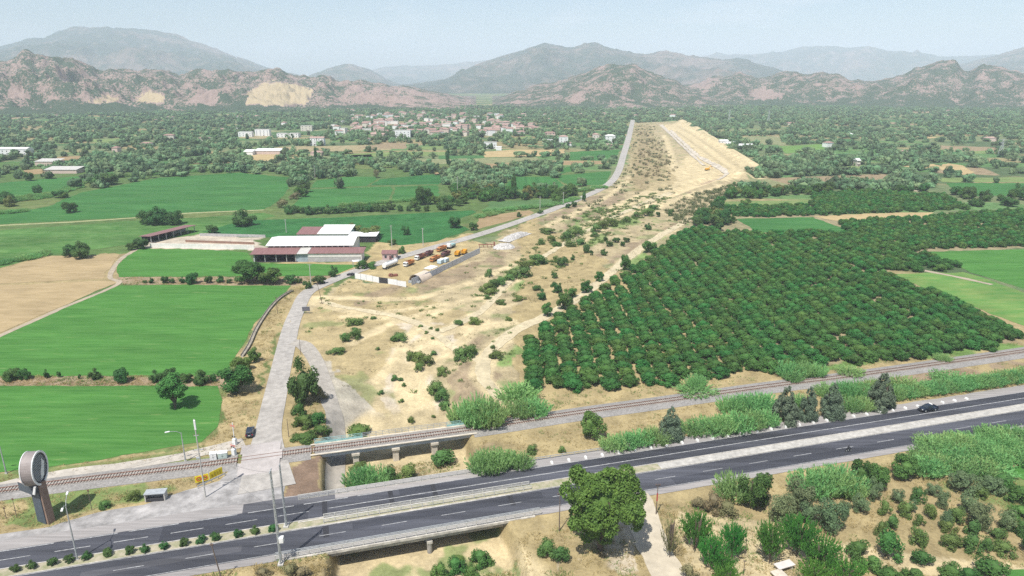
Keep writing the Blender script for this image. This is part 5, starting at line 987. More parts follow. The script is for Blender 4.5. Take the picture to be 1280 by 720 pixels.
# --- poles
def lamp_post(px_, py_, h, label, double=True, rz=0.0, group=None):
    x, y, g = at(px_, py_); root = empty('street_lamp', (x, y, g), rz, label, 'street lamp', group)
    MB().tube([(0, 0, 0), (0, 0, h * .6), (0, 0, h)], .16, .08, 10).build('post', STEEL, root); MB().box((0, 0, .12), (.5, .5, .3)).build('base', PCON, root)
    for s in ((-1, 1) if double else (1,)):
        MB().tube([(0, 0, h - .1), (0, s * .9, h + .6), (0, s * 2.3, h + .95)], .055, .045, 7).build('arm', STEEL, root)
        hd = MB().box((0, s * 2.75, h + .95), (.34, 1.0, .2)).build('lamp_head', WHITE_P, root, bevel=.05); 
def power_pole(px_, py_, h, label, arms=((.86, 2.4), (.97, 1.6)), m=None, rz=0.0, lean=(0, 0), r=.17, name='utility_pole', z=None):
    x, y, g = at(px_, py_); root = empty(name, (x, y, g), rz, label, 'pole'); root.rotation_euler = (lean[0], lean[1], rz); m = m or PCON
    MB().tube([(0, 0, -.3), (0, 0, h * .5), (0, 0, h)], r, r * .6, 9).build('post', m, root)
    for f, w in arms:
        MB().box((0, 0, h * f), (w, .12, .12)).build('crossarm', DARKM if m is WOODP else GREY_P, root); i_ = MB()
        for s in (-1, 0, 1): i_.tube([(s * w * .45, 0, h * f + .05), (s * w * .45, 0, h * f + .35)], .07, .05, 6)
        i_.build('insulators', INSUL, root)
    return root
lamp_post(97, 700, 11.6, 'tall double-armed street lamp on the median at left', True, HANG + R(8)); lamp_post(232, 577, 7.5, 'slim grey street lamp by the gravel path, near the tall utility pole', False, R(120)); lamp_post(8, 592, 7.0, 'slim grey street lamp by the gravel path at the left edge', False, R(100))
up = power_pole(257, 622, 18.5, 'tall concrete utility pole with crossarms in front of the yellow boards', ((.62, 2.2), (.80, 1.0)), rz=R(10)); MB().box((0.1, -.2, 17.3), (.35, .3, 2.2)).build('cabinet', WHITE_P, up, bevel=.04); MB().box((-.25, 0, 9.6), (.8, .35, .25)).build('bracket', GREY_P, up)
power_pole(278, 727, 8.2, 'dark leaning wooden pole at the bottom edge of the frame', ((.93, .5),), WOODP, lean=(0, R(-7)), r=.13)
power_pole(376, 443, 5.6, 'thin dark wooden pole at the tip of the road island', (), WOODP, r=.1); power_pole(361, 546, 5.0, 'thin wooden pole beside the road near the level crossing', (), WOODP, r=.1); power_pole(347, 392, 7.0, 'grey wooden pole left of the road bend', ((.9, .8),), WOODP, r=.11)
power_pole(389, 357, 9.5, 'pale concrete pole with a short crossarm at the road bend before the barn', ((.98, 1.8),), r=.2); power_pole(403, 380, 9.0, 'leaning dark pole on the sand at the inner side of the road bend', ((.95, .5),), WOODP, lean=(0, R(-9)), r=.12)
power_pole(699, 664, 9.0, 'dark wooden pole beside the walnut tree on its left', ((.92, .9),), WOODP, r=.12); rp_ = power_pole(820, 643, 7.0, 'short dark pole with a red band where the pale track leaves the highway', ((.97, .9),), WOODP, r=.12)
MB().tube([(0, 0, 3.2), (0, 0, 5.0)], .15, .14, 9).build('red_band', mat('faded red paint', (0.42, 0.07, 0.07), rough=.6, var=.1), rp_)
for px_, py_, h_, lab in ((931, 694, 3.6, 'dark thin post in the sandy yard between the mulberry trees'), (929, 719, 3.3, 'dark thin post in the sandy yard near the bottom edge')):
    pr = power_pole(px_, py_, h_, lab, (), WOODP, r=.08, name='yard_post'); MB().box((0, 0, h_ - .3), (.5, .1, .16)).build('crosspiece', WOODP, pr)
for px_, py_, h_, lab in ((21, 646, 4.2, 'thin post in the dry grass left of the totem sign'), (115, 638, 4.8, 'thin dark post in the dry grass right of the totem sign'), (8, 648, 2.4, 'short thin post in the dry grass at the left edge')):
    power_pole(px_, py_, h_, lab, ((.95, .3),), WOODP, r=.07, name='grass_post')
for px_, py_, h_, lab in ((490, 309, 12, 'tall grey pole behind the small red-roofed hut'), (529, 308, 10, 'pale concrete pole at the edge of the deep green field above the yard'), (394, 223, 12, 'pale concrete pole among the trees beyond the fields'), (572, 243, 14, 'pale concrete pole in front of the wood left of the long road'), (704, 256, 9, 'thin pole beside the long road near the sandy bank'), (675, 262, 9, 'thin dark pole where the olive green plot meets the long road'), (358, 291, 8, 'thin white pole behind the white barn roof')):
    power_pole(px_, py_, h_, lab, ((.95, 1.4),), r=.22)
# lattice mast pair at the highway
def lattice(px_, py_, h, label, w=.9, z=None):
    x, y, g = at(px_, py_); root = empty('lattice_mast', (x, y, g), HANG + R(80), label, 'mast'); 
    for s in (-1, 1): MB().tube([(s * w / 2, 0, -1), (s * w * .36, 0, h)], .14, .10, 6).build('leg', STEEL, root)
    b = MB(); n = int(h / .95)
    for k in range(n):
        z0, z1 = h * k / n, h * (k + 1) / n; k0, k1 = w / 2 * (1 - .28 * k / n), w / 2 * (1 - .28 * (k + 1) / n); s = 1 if k % 2 else -1
        b.tube([(-s * k0, 0, z0), (s * k1, 0, z1)], .05, .05, 5); b.tube([(-k0, 0, z0), (k0, 0, z0)], .045, .045, 5)
    b.build('bracing', STEEL, root); MB().box((0, 0, .1), (1.5, 1.0, .5)).build('footing', PCON, root); return root
lm = lattice(351.5, 705, 19.6, 'tall pale lattice mast at the wing wall, the nearer of the two'); MB().box((-.2, -.6, 5.4), (.9, .8, 1.1)).build('transformer', WHITE_P, lm, bevel=.08); MB().box((0, 0, 19.4), (1.8, .14, .14)).build('crossarm', STEEL, lm)
lattice(358, 658, 14.0, 'lattice mast on the median, the farther of the two', .75)
MB_ = MB()
def wire(a, b, sag, label):
    a, b = Vector(a), Vector(b); pts = [a.lerp(b, k / 20) - Vector((0, 0, sag * 4 * (k / 20) * (1 - k / 20))) for k in range(21)]; root = link('power_line', MB().tube([p - a for p in pts], .022, .022, 4).mesh('power_line', DARKM), None, a); tag(root, label, 'cable')
c0, c1 = Vector(up.location), Vector(lm.location)
wire(c0 + Vector((.9, 0, 11.6)), c1 + Vector((0, 0, 19.2)), 1.2, 'thin power line from the utility pole to the near lattice mast'); wire(c0 + Vector((-.9, 0, 11.6)), Vector(P(-60, 690)) + Vector((0, 0, 11)), 1.5, 'thin power line from the utility pole toward the left edge')
# --- level crossing things
def yellow_boards():
    YEL = mat('yellow board paint', (0.70, 0.55, 0.02), rough=.5, var=.1, scale=1.2); RED = mat('red sign paint', (0.52, 0.04, 0.04), rough=.5, var=.08)
    for (a, b, lab, mark) in (((244, 606), (262, 601.5), 'yellow warning board with a red ring, left of the two by the crossing', True), ((262.5, 601), (279, 593), 'plain yellow warning board, right of the two by the crossing', False)):
        p, q = P(*a), P(*b); L = math.hypot(q[0] - p[0], q[1] - p[1]); root = empty('warning_board', p, ang(a, b), lab, 'sign', 'yellow boards by the level crossing')
        bd = MB().box((L / 2, 0, 1.2), (L - .15, .1, 1.6)).build('board', YEL, root); 
        for k in (.2, L / 2, L - .2): MB().box((k, .12, .9), (.12, .12, 2.2)).build('post', GREY_P, root)
        if mark:
            for cx_ in (L * .3, L * .72):
                m_ = MB(); n = 20; vs = [(cx_ + r_ * math.cos(6.2832 * k / n), yy, 1.2 + r_ * math.sin(6.2832 * k / n)) for r_, yy in ((.52, -.06), (.34, -.06), (.34, -.085), (.52, -.085)) for k in range(n)]
                m_.add(vs, [(a_ * n + k, a_ * n + (k + 1) % n, ((a_ + 1) % 4) * n + (k + 1) % n, ((a_ + 1) % 4) * n + k) for a_ in range(4) for k in range(n)]); m_.build('ring', RED, root)
                MB().box((cx_, -.07, 1.2), (.5, .03, .12)).build('bar', DARKM, root)
        else:
            for k in range(4): MB().box((L * (.18 + .2 * k), -.07, 1.2), (.28, .03, .9 if k % 2 else .6)).build('lettering', mat('dark yellow stripe', (0.45, 0.33, 0.02), var=.1), root)
    a, b = (248, 611), (282, 595); p, q = P(*a), P(*b); L = math.hypot(q[0] - p[0], q[1] - p[1]); root = empty('barrier_rail', p, ang(a, b), 'low grey barrier rail in front of the yellow boards', 'barrier')
    MB().box((L / 2, 0, .7), (L, .08, .3)).build('rail', STEEL, root)
    for k in range(5): MB().box((L * k / 4, .08, .4), (.12, .12, .8)).build('post', STEEL, root)
yellow_boards()
def cabinet(px_, py_, d, m, lab, rz):
    x, y, g = at(px_, py_); root = empty('equipment_cabinet', (x, y, g), rz, lab, 'cabinet'); MB().box((0, 0, d[2] / 2 + .15), d).build('body', m, root, bevel=.05); MB().box((0, 0, .08), (d[0] + .3, d[1] + .3, .18)).build('plinth', PCON, root); MB().box((0, 0, d[2] + .2), (d[0] + .16, d[1] + .16, .12)).build('lid', WHITE_P, root)
    for s in (-1, 1): dr = MB().box((s * d[0] / 4, -d[1] / 2 - .03, d[2] / 2 + .2), (d[0] / 2 - .08, .05, d[2] - .3)).build('door', m, root); MB().box((s * .12, -d[1] / 2 - .08, d[2] / 2 + .2), (.05, .06, .25)).build('handle', DARKM, dr)
cabinet(267.5, 575, (1.5, 1.2, 1.7), WHITE_P, 'white equipment cabinet left of the level crossing', R(15)); cabinet(279, 573, (2.0, 1.3, 1.5), mat('pale green paint', (0.46, 0.54, 0.50), var=.06), 'pale green equipment cabinet right of the white one', R(15))
def crossing_mast(px_, py_, h, lab):
    x, y, g = at(px_, py_); root = empty('crossing_signal', (x, y, g), R(-20), lab, 'signal'); MB().tube([(0, 0, 0), (0, 0, h)], .11, .09, 8).build('post', WHITE_P, root); MB().box((0, 0, .9), (.9, .8, 1.6)).build('housing', WHITE_P, root, bevel=.06)
    for s in (-1, 1): b = MB(); b.add([(-.7, -.14, h - .9 - s * .25), (.7, -.14, h - .9 + s * .25), (.7, -.14, h - .7 + s * .25), (-.7, -.14, h - .7 - s * .25), (-.7, -.11, h - .9 - s * .25), (.7, -.11, h - .9 + s * .25), (.7, -.11, h - .7 + s * .25), (-.7, -.11, h - .7 - s * .25)], [(0, 1, 2, 3), (7, 6, 5, 4), (0, 4, 5, 1), (2, 6, 7, 3), (1, 5, 6, 2), (3, 7, 4, 0)]); b.build('cross_board', mat('red and white board', (0.62, 0.2, 0.18), var=.1), root)
    for s in (-1, 1): MB().tube([(s * .3, -.1, 2.3), (s * .3, -.28, 2.3)], .16, .16, 10).build('lamp', DARKM, root)
crossing_mast(294, 556, 6.0, 'white crossing signal post with housing beside the gravel path'); crossing_mast(293, 569, 3.4, 'short crossing signal post by the rails left of the road')
def trough():
    x, y, g = at(196, 624); root = empty('concrete_trough', (x, y, g), R(8), 'grey concrete trough with an open dark front at the roadside', 'trough')
    MB().box((0, .7, .9), (4.0, .25, 1.8)).build('back_wall', PCON, root); MB().box((0, 0, 1.85), (4.2, 2.0, .16)).build('slab', GREY_P, root)
    for s in (-1, 1): MB().box((s * 1.9, -.1, .9), (.22, 1.6, 1.75)).build('side_wall', PCON, root)
    MB().box((0, -.6, .3), (3.5, .7, .6)).build('basin', DARKM, root)
trough()
def notice_board():
    x, y, g = at(383, 392); root = empty('notice_board', (x, y, g), R(4), 'small dark grey board on two legs at the inner road bend', 'sign'); MB().box((0, 0, 1.9), (2.9, .1, 1.7)).build('panel', mat('slate board', (0.13, 0.13, 0.15), rough=.6, var=.12, scale=2), root, bevel=.03)
    for s in (-1, 1): MB().box((s * 1.1, .1, .9), (.12, .12, 2.0)).build('post', GREY_P, root)
    MB().box((0, 0, 2.77), (3.0, .14, .06)).build('frame', GREY_P, root)
notice_board()
FLC = mat('dusty flume concrete', (0.30, 0.27, 0.22), rough=.95, var=.2, scale=1.0)
def flume():
    pts = [PG(*p) for p in ((366, 364), (352, 372), (338, 386), (322, 410), (312, 432), (303, 446))]; s = spline([p[:2] + (0,) for p in pts], 3); c = s.mean(0); root = empty('irrigation_flume', (c[0], c[1], 0), 0, 'raised grey irrigation flume between the big green field and the road', 'flume'); b = MB(); pf = [(-.6, .75), (-.5, .75), (-.36, .34), (.36, .34), (.5, .75), (.6, .75), (.45, .22), (-.45, .22)]
    d = np.gradient(s[:, :2], axis=0); d /= np.linalg.norm(d, axis=1)[:, None]; vs = [(p[0] - c[0] + dd[1] * o, p[1] - c[1] - dd[0] * o, z) for p, dd in zip(s, d) for o, z in pf]; n = 8
    b.add(vs, [(i * n + k, i * n + (k + 1) % n, (i + 1) * n + (k + 1) % n, (i + 1) * n + k) for i in range(len(s) - 1) for k in range(n)]); b.build('channel', FLC, root)
    for p in s[::2]: MB().box((p[0] - c[0], p[1] - c[1], .1), (.5, .5, .25)).build('support', PCON, root)
flume()
# --- vehicles
def wheel(root, x, y, r, w):
    t_ = MB().tube([(x, y - w / 2, r), (x, y + w / 2, r)], r, r, 18).build('wheel', RUBBER, root); MB().tube([(x, y - w / 2 - .015, r), (x, y + w / 2 + .015, r)], r * .58, r * .58, 14).build('rim', STEEL, t_)
def car(name, px_, py_, rz, paint, label, cat, kind):
    x, y, g = at(px_, py_); root = empty(name, (x, y, g + .1), rz, label, cat)
    if kind == 'suv': prof = [(-2.2, .35), (2.2, .35), (2.25, .75), (2.1, .98), (1.15, 1.08), (-2.2, 1.08), (-2.28, .7)]; cab = [(-2.12, 1.07), (1.15, 1.07), (.45, 1.66), (-.1, 1.72), (-1.75, 1.70), (-2.05, 1.5)]; L = 4.5
    else: prof = [(-2.6, .42), (2.55, .42), (2.62, .78), (2.45, 1.02), (1.3, 1.12), (-.75, 1.12), (-.78, .85), (-2.45, .85), (-2.48, 1.12), (-2.6, 1.12)]; cab = [(-.8, 1.11), (1.3, 1.11), (.6, 1.72), (-.6, 1.74)]; L = 5.2
    MB().prism(prof, -.9, .9).build('body', paint, root, bevel=.07)
    b = MB(); n = len(cab); vs = [(xx, s * (.86 if z < 1.2 else .68), z) for s in (-1, 1) for xx, z in cab]; b.add(vs, [tuple(range(n)), tuple(range(2 * n - 1, n - 1, -1))] + [(i, i + n, (i + 1) % n + n, (i + 1) % n) for i in range(n)]); b.build('cabin', paint, root, bevel=.05)
    zt, zb = 1.60, 1.16
    xs = [p[0] for p in cab]; x0, x1 = min(xs) + .25, max(xs) - .45
    for s in (-1, 1):
        b = MB(); k0, k1 = .875, .74; b.add([(x0, s * k0, zb), (x1, s * k0, zb), (x1 - .5, s * k1, zt), (x0 + .1, s * k1, zt), (x0, s * (k0 - .06), zb), (x1, s * (k0 - .06), zb), (x1 - .5, s * (k1 - .06), zt), (x0 + .1, s * (k1 - .06), zt)], [(0, 1, 2, 3), (7, 6, 5, 4), (0, 4, 5, 1), (1, 5, 6, 2), (2, 6, 7, 3), (3, 7, 4, 0)]); b.build('side_window', GLASS, root)
    f = max(cab, key=lambda p: p[0]); tp_ = [p for p in cab if p[1] > 1.6][0]; b = MB(); b.add([(f[0] - .02, -.74, f[1] + .06), (f[0] - .02, .74, f[1] + .06), (tp_[0] + .1, .62, tp_[1] - .04), (tp_[0] + .1, -.62, tp_[1] - .04), (f[0] + .05, -.74, f[1] + .08), (f[0] + .05, .74, f[1] + .08), (tp_[0] + .16, .62, tp_[1] - .02), (tp_[0] + .16, -.62, tp_[1] - .02)], [(3, 2, 1, 0), (4, 5, 6, 7), (0, 1, 5, 4), (1, 2, 6, 5), (2, 3, 7, 6), (3, 0, 4, 7)]); b.build('windscreen', GLASS, root)
    xr = min(cab, key=lambda p: p[0])[0]; MB().box((xr - .02, 0, 1.36), (.08, 1.25, .38)).build('rear_window', GLASS, root)
    for xx in (-1.4 if kind == 'suv' else -1.55, 1.4 if kind == 'suv' else 1.65):
        for s in (-.8, .8): wheel(root, xx, s, .36, .24)
    LT = mat('head lamp', (0.7, 0.7, 0.68), rough=.15, var=.02); TL = mat('tail lamp', (0.4, 0.02, 0.02), rough=.2, var=.02)
    for s in (-.65, .65): MB().box((L / 2 - .04, s, .85), (.16, .36, .16)).build('headlight', LT, root, bevel=.03); MB().box((-L / 2 - .03, s * 1.1, .92), (.1, .2, .3)).build('tail_light', TL, root)
    MB().box((L / 2 - .0, 0, .5), (.2, 1.6, .2)).build('bumper', DARKM, root, bevel=.03); MB().box((-L / 2 - .03, 0, .5), (.18, 1.6, .2)).build('bumper', DARKM, root, bevel=.03)
    for s in (-1, 1): MB().box((.75 if kind == 'suv' else .85, s * 1.0, 1.15), (.16, .2, .14)).build('mirror', DARKM, root, bevel=.03)
    if kind == 'suv': MB().box((-2.3, 0, .75), (.04, .5, .13)).build('number_plate', WHITE_P, root)
NAVY = mat('dark blue car paint', (0.012, 0.018, 0.032), rough=.25, spec=.5, var=.05); NAVY2 = mat('blue black car paint', (0.016, 0.026, 0.045), rough=.25, spec=.5, var=.05)
car('parked_car', 313, 543, ang((313, 560), (322, 515)), NAVY2, 'dark blue hatchback driving on the side road near the level crossing', 'car', 'suv')
qt = RT(1161, 514); pq = RW(qt[0], 1.7); px_, py_ = proj(pq[0], pq[1]); car('pickup_truck', px_, py_, HANG + math.pi, NAVY, 'dark pickup truck driving on the far carriageway at right', 'pickup', 'pickup')
def skinned(name, joints, edges, m, parent=None, root_i=0, sub=1):
    me = bpy.data.meshes.new(name); me.from_pydata([j[:3] for j in joints], edges, []); o = link(name, me, parent); md = o.modifiers.new('skin', 'SKIN'); md.use_smooth_shade = True
    for i, j in enumerate(joints): sv_ = me.skin_vertices[0].data[i]; sv_.radius = (j[3], j[4] if len(j) > 4 else j[3]); sv_.use_root = i == root_i
    s = o.modifiers.new('sub', 'SUBSURF'); s.levels = s.render_levels = sub; me.materials.append(m); return o
def motorbike():
    qt = RT(1062, 566); p = RW(qt[0], 13.6, .1); rz = HANG; root = empty('motorcycle', p, rz, 'small dark motorcycle on the near carriageway at right', 'motorcycle')
    for xx in (-.65, .68): wheel(root, xx, 0, .31, .12)
    b = MB().tube([(-.65, 0, .35), (-.1, 0, .5), (.35, 0, .62), (.5, 0, .85)], .07, .06, 7).tube([(.5, 0, .9), (.68, 0, .33)], .05, .05, 6); b.build('frame', DARKM, root); MB().box((0.0, 0, .45), (.45, .28, .35)).build('engine', STEEL, root, bevel=.05)
    MB().box((-.35, 0, .74), (.75, .26, .12)).build('seat', RUBBER, root, bevel=.04); MB().box((.2, 0, .78), (.5, .28, .24)).build('fuel_tank', NAVY, root, bevel=.08); MB().tube([(.45, -.36, 1.0), (.5, 0, .98), (.45, .36, 1.0)], .025, .025, 6).build('handlebar', DARKM, root); MB().tube([(.6, 0, .86), (.7, 0, .86)], .1, .11, 10).build('headlight', STEEL, root)
    pr = empty('person', (p[0], p[1], p[2]), rz, 'motorcycle rider in dark clothes holding the handlebars', 'person')
    J = [(-.25, 0, .84, .15, .13), (-.2, 0, 1.08, .15, .12), (-.08, 0, 1.34, .19, .12), (-.03, 0, 1.47, .07), (0, 0, 1.54, .06), (-.06, .2, 1.38, .07), (.14, .3, 1.16, .05), (.42, .33, 1.03, .04), (-.06, -.2, 1.38, .07), (.14, -.3, 1.16, .05), (.42, -.33, 1.03, .04), (-.2, .13, .82, .10), (.2, .2, .74, .085), (.08, .2, .36, .055), (.2, .2, .28, .05), (-.2, -.13, .82, .10), (.2, -.2, .74, .085), (.08, -.2, .36, .055), (.2, -.2, .28, .05)]
    E_ = [(0, 1), (1, 2), (2, 3), (3, 4), (2, 5), (5, 6), (6, 7), (2, 8), (8, 9), (9, 10), (0, 11), (11, 12), (12, 13), (13, 14), (0, 15), (15, 16), (16, 17), (17, 18)]
    skinned('body', J, E_, mat('dark clothes', (0.03, 0.03, 0.035), rough=.9, var=.1), pr); v, f = ICO2; v = v * np.array([.125, .115, .15]) + np.array([.03, 0, 1.68]); hm_ = MB().add(v.tolist(), f.tolist()); hm_.build('helmet', DARKM, pr)
motorbike()
ORG = mat('orange truck paint', (0.50, 0.22, 0.08), rough=.5, var=.12, scale=1.2); YLW = mat('yellow truck paint', (0.68, 0.36, 0.04), rough=.5, var=.1, scale=1.2); RUSTB = mat('rust brown paint', (0.24, 0.10, 0.07), rough=.7, var=.15); SAGE = mat('teal truck paint', (0.35, 0.52, 0.50), rough=.5, var=.08); MAROON = mat('dark maroon paint', (0.15, 0.07, 0.07), rough=.6, var=.12)
YDIR = ang((476, 338), (560, 305))
def dump_truck(px_, py_, rz, cabm, bedm, label, L=8.4, load=None):
    x, y, g = at(px_, py_); root = empty('dump_truck', (x, y, g), rz, label, 'truck', 'trucks parked in the fenced yard'); root.scale = (.8, .8, .8)
    MB().box((-.2, 0, .95), (L - .6, 1.0, .35)).build('chassis', DARKM, root); c = MB(); x0 = L / 2 - 2.1; c.prism([(x0, .7), (L / 2, .7), (L / 2 + .05, 1.7), (L / 2 - .25, 2.75), (x0 + .1, 2.85), (x0, 2.8)], -1.2, 1.2); cb = c.build('cab', cabm, root, bevel=.08)
    MB().box((L / 2 - .03, 0, 2.15), (.18, 2.1, .75)).build('windscreen', GLASS, cb)
    for s in (-1, 1): MB().box((x0 + 1.1, s * 1.2, 2.1), (1.0, .06, .65)).build('side_window', GLASS, cb)
    b = MB(); xb0, xb1 = -L / 2, x0 - .25; W, h0, h1 = 1.25, 1.25, 2.95; o_ = [(xb0, -W, h0), (xb1, -W, h0), (xb1, W, h0), (xb0, W, h0), (xb0 - .3, -W - .1, h1 - .15), (xb1 + .1, -W - .1, h1 + .1), (xb1 + .1, W + .1, h1 + .1), (xb0 - .3, W + .1, h1 - .15)]; t_ = .12
    i_ = [(xb0 + t_, -W + t_, h0 + t_), (xb1 - t_, -W + t_, h0 + t_), (xb1 - t_, W - t_, h0 + t_), (xb0 + t_, W - t_, h0 + t_), (xb0 - .3 + t_, -W - .1 + t_, h1 - .15), (xb1 + .1 - t_, -W - .1 + t_, h1 + .1), (xb1 + .1 - t_, W + .1 - t_, h1 + .1), (xb0 - .3 + t_, W + .1 - t_, h1 - .15)]
    b.add(o_ + i_, [(3, 2, 1, 0), (0, 1, 5, 4), (1, 2, 6, 5), (2, 3, 7, 6), (3, 0, 4, 7), (8, 9, 10, 11), (12, 13, 9, 8), (13, 14, 10, 9), (14, 15, 11, 10), (15, 12, 8, 11), (4, 5, 13, 12), (5, 6, 14, 13), (6, 7, 15, 14), (7, 4, 12, 15)]); bd = b.build('tipper_body', bedm, root)
    r_ = MB()
    for k in range(5):
        for s in (-1, 1): r_.box((xb0 + .3 + k * (xb1 - xb0 - .6) / 4, s * (W + .12), 2.05), (.14, .12, 1.6))
    r_.build('ribs', bedm, bd)
    for xx in (L / 2 - 1.2, -L / 2 + 1.0, -L / 2 + 2.4):
        for s in (-1, 1): wheel(root, xx, s * 1.0, .52, .45)
    return root
dump_truck(511, 332, YDIR + math.pi, WHITE_P, ORG, 'orange tipper truck with a pale cab, next to the white tank trailer'); dump_truck(525, 324, YDIR + math.pi, WHITE_P, RUSTB, 'rust red tipper truck behind the orange one with the pale cab', 8.8); dump_truck(536, 319.5, YDIR + math.pi, MAROON, MAROON, 'dark maroon tipper truck at the end of the left row', 7); dump_truck(544, 326, YDIR + math.pi, ORG, ORG, 'all orange tipper truck in the middle of the yard', 8.8); dump_truck(557, 320, YDIR + math.pi, MAROON, MAROON, 'dark maroon tipper truck in the middle of the yard', 8); dump_truck(552, 313.5, YDIR + math.pi, ORG, ORG, 'orange tipper truck at the back of the yard by the road', 8.8); dump_truck(572, 319.5, R(80), YLW, YLW, 'yellow tipper truck near the long fence, left of the pair', 6.6); dump_truck(580.5, 317.5, R(80), YLW, YLW, 'yellow tipper truck near the long fence, right of the pair', 6.6)
def tanker():
    x, y, g = at(488, 334); root = empty('tank_trailer', (x, y, g), YDIR, 'long white tank trailer parked at the front left of the yard', 'trailer', None)
    MB().tube([(-4.9, 0, 1.9), (-4.6, 0, 1.9), (4.6, 0, 1.9), (4.9, 0, 1.9)], 1.15, 1.15, 20).build('tank', WHITE_P, root, bevel=.05); MB().box((0, 0, .85), (9.6, 1.2, .3)).build('chassis', DARKM, root); MB().box((0, 0, 3.08), (6, .7, .08)).build('walkway', STEEL, root); MB().box((-4.6, 0, .6), (.2, 2.2, .9)).build('rear_frame', DARKM, root)
    for xx in (-3.9, -2.7, -1.5):
        for s in (-1, 1): wheel(root, xx, s * .95, .5, .4)
    MB().box((4.6, 0, 2.6), (.3, 2.2, 2.0)).build('head_board', GREY_P, root)
tanker()
def crane_truck():
    x, y, g = at(564, 310); root = empty('crane_truck', (x, y, g), YDIR, 'small pale truck with a teal folding arm at the back of the yard', 'truck'); MB().box((0, 0, 1.0), (6.4, 2.1, .5)).build('chassis', DARKM, root); MB().box((-2.2, 0, 2.0), (1.9, 2.2, 1.7), taper=.88).build('cab', WHITE_P, root, bevel=.1); MB().box((1.0, 0, 1.7), (3.8, 2.2, .9)).build('flatbed', SAGE, root, bevel=.05); MB().tube([(-.8, 0, 1.6), (-.6, 0, 3.6), (4.4, -.6, 3.3)], .25, .18, 8).build('crane_arm', SAGE, root)
    for xx in (-2.1, 1.9):
        for s in (-1, 1): wheel(root, xx, s * .95, .48, .35)
crane_truck()
for i, (px_, py_) in enumerate(((551, 329), (557, 327.5))):
    x, y, g = at(px_, py_); root = empty('water_tank', (x, y, g), YDIR, 'pale blue box tank beside the long fence, %s of two' % ('left' if i == 0 else 'right'), 'tank'); MB().box((0, 0, 1.0), (3.2, 2.2, 1.7)).build('body', mat('pale blue paint', (0.48, 0.60, 0.66), var=.06), root, bevel=.08); MB().box((0, 0, 1.92), (3.0, 2.0, .12)).build('lid', WHITE_P, root); MB().box((0, 0, .1), (3.4, 2.4, .2)).build('skid', DARKM, root)
def quonset():
    x, y, g = at(526, 349.5); root = empty('arched_shed', (x, y, g), YDIR, 'beige half-round shed inside the fence corner', 'shed'); n = 16; r_ = 3.4; b = MB(); pts = [(r_ * math.cos(math.pi * k / n), r_ * .95 * math.sin(math.pi * k / n)) for k in range(n + 1)]; pi_ = [(p[0] * .96, p[1] * .96) for p in pts[::-1]]
    b.v = []; vs = [(xx, p[0], p[1]) for xx in (-4.2, 4.2) for p in pts + pi_]; m_ = 2 * (n + 1); fs = [(k, (k + 1) % m_, m_ + (k + 1) % m_, m_ + k) for k in range(m_)] + [(e * m_ + k, e * m_ + k + 1, e * m_ + m_ - 2 - k, e * m_ + m_ - 1 - k) for e in (0, 1) for k in range(n)]
    b.add(vs, fs); b.build('roof', mat('beige tarp', (0.58, 0.48, 0.38), rough=.8, var=.06), root); w = MB(); w.prism([(p[0], p[1]) for p in pi_], -.05, .05); o = w.build('back_wall', mat('beige tarp', (0, 0, 0)), root, (4.0, 0, 0), math.pi / 2)
    rr_ = MB()
    for k in range(7): rr_.tube([(-4.25, p[0] * 1.012, p[1] * 1.012) for p in pts], .06, .06, 5)
    rr_.build('hoop', GREY_P, root)
quonset()
def canopy(px_, py_, d, label, rz):
    x, y, g = at(px_, py_); root = empty('canopy', (x, y, g), rz, label, 'canopy'); MB().box((0, 0, d[2]), (d[0], d[1], .15)).build('roof', WHITE_P, root)
    for s in (-1, 1):
        for q in (-1, 1): MB().box((s * (d[0] / 2 - .2), q * (d[1] / 2 - .2), d[2] / 2), (.14, .14, d[2])).build('post', GREY_P, root)
canopy(539, 342, (6.0, 4.0, 3.0), 'white flat canopy next to the half-round shed', YDIR); canopy(447, 333, (4.5, 3.0, 2.8), 'tiny flat-roofed shelter at the yard entrance', R(20))
def fence(pts, h, m, label, gate=None):
    root = empty('yard_fence', PG(*pts[0]), 0, label, 'fence'); o = Vector(root.location); k = 0
    for a, b in zip(pts[:-1], pts[1:]):
        p, q = Vector(PG(*a)), Vector(PG(*b)); L = (q - p).length; n = max(1, round(L / 4.2)); r_ = math.atan2(q.y - p.y, q.x - p.x)
        for i in range(n):
            c = p.lerp(q, (i + .5) / n) - o; hh = h * random.uniform(.94, 1.05); MB().box((c.x, c.y, c.z + hh / 2), (L / n - .12, .12, hh), r_).build('panel', DARKM if gate == k else m, root); c2 = p.lerp(q, i / n) - o; MB().box((c2.x, c2.y, c2.z + h / 2), (.18, .2, h + .2), r_).build('post', GREY_P, root); k += 1
SHEET = mat('galvanised sheet', (0.56, 0.57, 0.60), rough=.55, metal=.0, var=.10, scale=1.5, aniso=(3, 3, .1))
fence([(444, 348), (458, 350.5), (474, 353.5), (508, 359)], 2.6, WHITE_P, 'white panel fence along the front of the truck yard', 4); fence([(515, 357), (540, 345.5), (570, 331), (600, 316.5)], 2.8, SHEET, 'grey corrugated fence along the right side of the truck yard')
